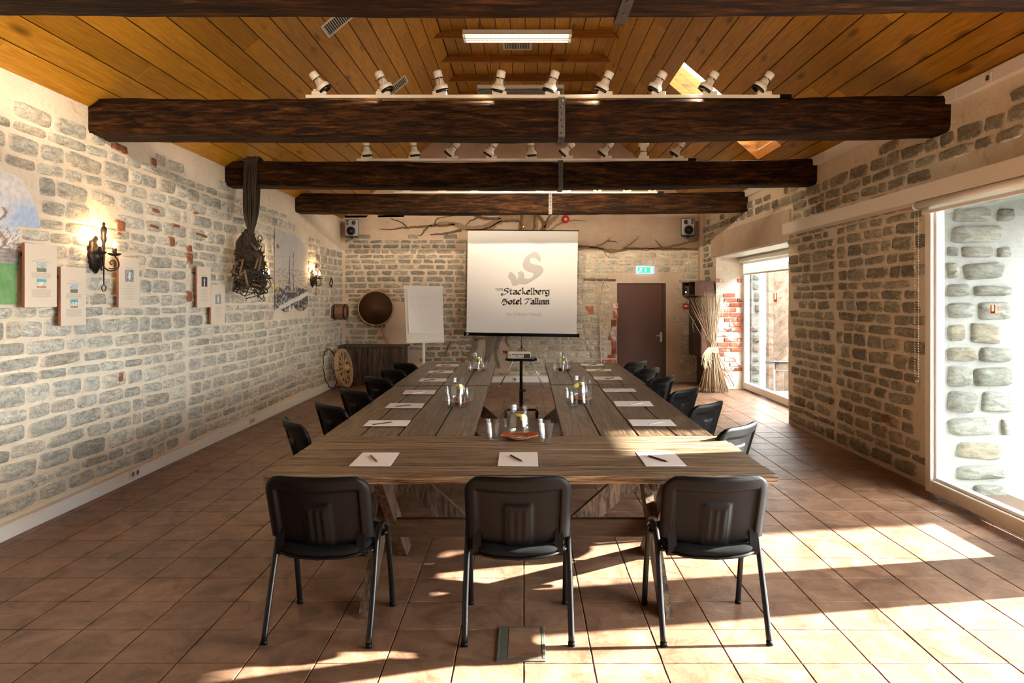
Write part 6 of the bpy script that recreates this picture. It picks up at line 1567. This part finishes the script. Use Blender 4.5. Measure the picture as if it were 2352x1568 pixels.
# ------------------------------------------------------------------ dark cabinet stack in the right corner
e = empty('tall_cabinet', (3.46, 13.4, 0), 0, 'tall dark brown cabinet with curved steel handles behind the reed bundle', 'cabinet'); X0, X1 = 3.35, XR-0.055
MB().box(X0-3.46, X1-3.46, -0.53, 0.38, 0.585, 1.74, bev=0.004).build('carcass', M['wenge_lit'], e)
for (a, b, s) in ((-0.528, -0.076, 1), (-0.072, 0.378, -1)):
    dd_ = MB().box(X0-3.46-0.018, X0-3.46, a, b, 0.59, 1.735, bev=0.003).build('door', M['wenge'], e)
    yh = -0.074+(-0.045 if s == 1 else 0.045)*1; m2 = MB(); m2.tube(spline([(X0-3.48, yh-s*0.02, 1.05), (X0-3.505, yh+s*0.012, 1.10), (X0-3.505, yh+s*0.018, 1.17), (X0-3.505, yh+s*0.012, 1.24), (X0-3.48, yh-s*0.02, 1.29)], 4), 0.007, 8); m2.build('handle', M['chrome'], dd_)
MB().box(3.49-3.46, X1-3.46, -0.40, 0.38, 0.0, 0.583, bev=0.004).build('plinth_unit', M['wenge'], e)
e = empty('open_wall_box', (3.42, 13.37, 1.76), 0, 'dark box shelf with an open front standing on top of the tall cabinet', 'shelf box'); a, b = 3.22-3.42, X1-3.42; t = 0.018
mb = MB(); mb.box(a, b, -0.52, 0.50, 0, t); mb.box(a, b, -0.52, 0.50, 0.275-t, 0.275); mb.box(b-t, b, -0.52, 0.50, t, 0.275-t); mb.box(a, b-t, 0.50-t, 0.50, t, 0.275-t); mb.box(a, b-t, -0.07, -0.07+t, t, 0.275-t); mb.build('shell', M['wenge'], e)
MB().box(a-0.001, b+0.001, -0.538, -0.5205, -0.001, 0.276, bev=0.002).build('end_panel', M['wenge_lit'], e)
e = empty('stereo_unit', (3.36, 13.62, 1.7795), 0, 'small silver stereo unit inside the open box on the cabinet', 'stereo'); MB().box(-0.12, 0.12, -0.12, 0.12, 0, 0.17, bev=0.008).build('case', M['silver_plastic'], e); MB().box(-0.124, -0.119, -0.10, 0.10, 0.02, 0.15).build('front_panel', M['black_plastic'], e)
MB().box(-0.127, -0.123, -0.05, 0.05, 0.04, 0.07).build('display', M['exit_case'], e)

# ------------------------------------------------------------------ reed bundle
rb = Vector((3.44, 12.45, 0)); e = empty('reed_bundle', rb, 0, 'tall sheaf of dry reeds tied with straw, standing by the brick reveal', 'reeds'); r = random.Random(77); var = []
for k in range(10):
    mb = MB(); cv = r.uniform(-0.02, 0.02); pts = [(0, 0, -0.78), (cv*0.5, 0, -0.4), (0, 0, 0), (cv, cv, 0.5), (cv*1.6, cv, 1.0)]; n_ = r.choice((1.0, 1.05, 0.95)); mb.tube([Vector(p)*n_ for p in pts], [0.0055, 0.006, 0.0055, 0.005, 0.002], 5); var.append(mb.mesh('reed', M['reed']))
for k in range(190):
    me = r.choice(var); o = bpy.data.objects.new('reed', me); C.objects.link(o); a = r.uniform(0, 2*PI); q = math.sqrt(r.random())
    wx, wy = 0.075*q*math.cos(a), 0.075*q*math.sin(a); bx_ = r.uniform(0.6, 1.05)*0.27*math.cos(a)+r.uniform(-.05, .05)+0.04; by_ = 0.22*q*math.sin(a)
    down = Vector((bx_-wx, by_-wy, -0.76)); 
    spread = r.random()
    if k < 12: up = Vector((-0.42-r.uniform(0, .10), r.uniform(-.1, .1), r.uniform(0.75, 1.0)))
    else: up = Vector((-0.05+r.gauss(0, 0.11), r.gauss(0, 0.08), 1.0))
    setparent(o, e); d1 = (up.normalized() if k % 2 else (-down).normalized())
    # upper half reeds fan up from the waist, lower half reeds fan down
    if k % 2 == 0:
        o.location = (wx, wy, 0.76); o.rotation_euler = (-down).to_track_quat('Z', 'Y').to_euler(); o.scale = (1, 1, down.length/0.78*0.985 if True else 1)
        o.scale = (1.0, 1.0, 1.0); d = -down; L = down.length
        # cut: shift so that the foot rests on the floor
        o.location = Vector((wx, wy, 0.76))+(down*(1-0.80/L)); s_ = 1.0
    else:
        o.location = (wx, wy, 0.80+r.uniform(-0.25, 0.05)*0); o.rotation_euler = up.to_track_quat('Z', 'Y').to_euler(); o.scale = (1, 1, r.uniform(0.80, 1.05))
me_cut = None
mb = MB()
for k in range(40):
    a0 = r.uniform(0, 2*PI); pts = []
    for q in range(10): a = a0+q*0.5; rr = 0.088+r.uniform(0, 0.02); pts.append((rr*math.cos(a), rr*math.sin(a)*0.95, 0.76+r.uniform(-0.05, 0.05)))
    mb.tube(pts, 0.006, 5)
for k in range(26):
    x = r.uniform(-0.16, -0.03); mb.tube(spline([(x*0.5, -0.09, 0.78+r.uniform(0, .05)), (x, -0.12, 0.76), (x-r.uniform(0, .08), -0.13, 0.66), (x-r.uniform(-.02, .08), -0.12, r.uniform(0.38, 0.6))], 3), 0.005, 4)
mb.build('straw_tie', M['straw'], e)
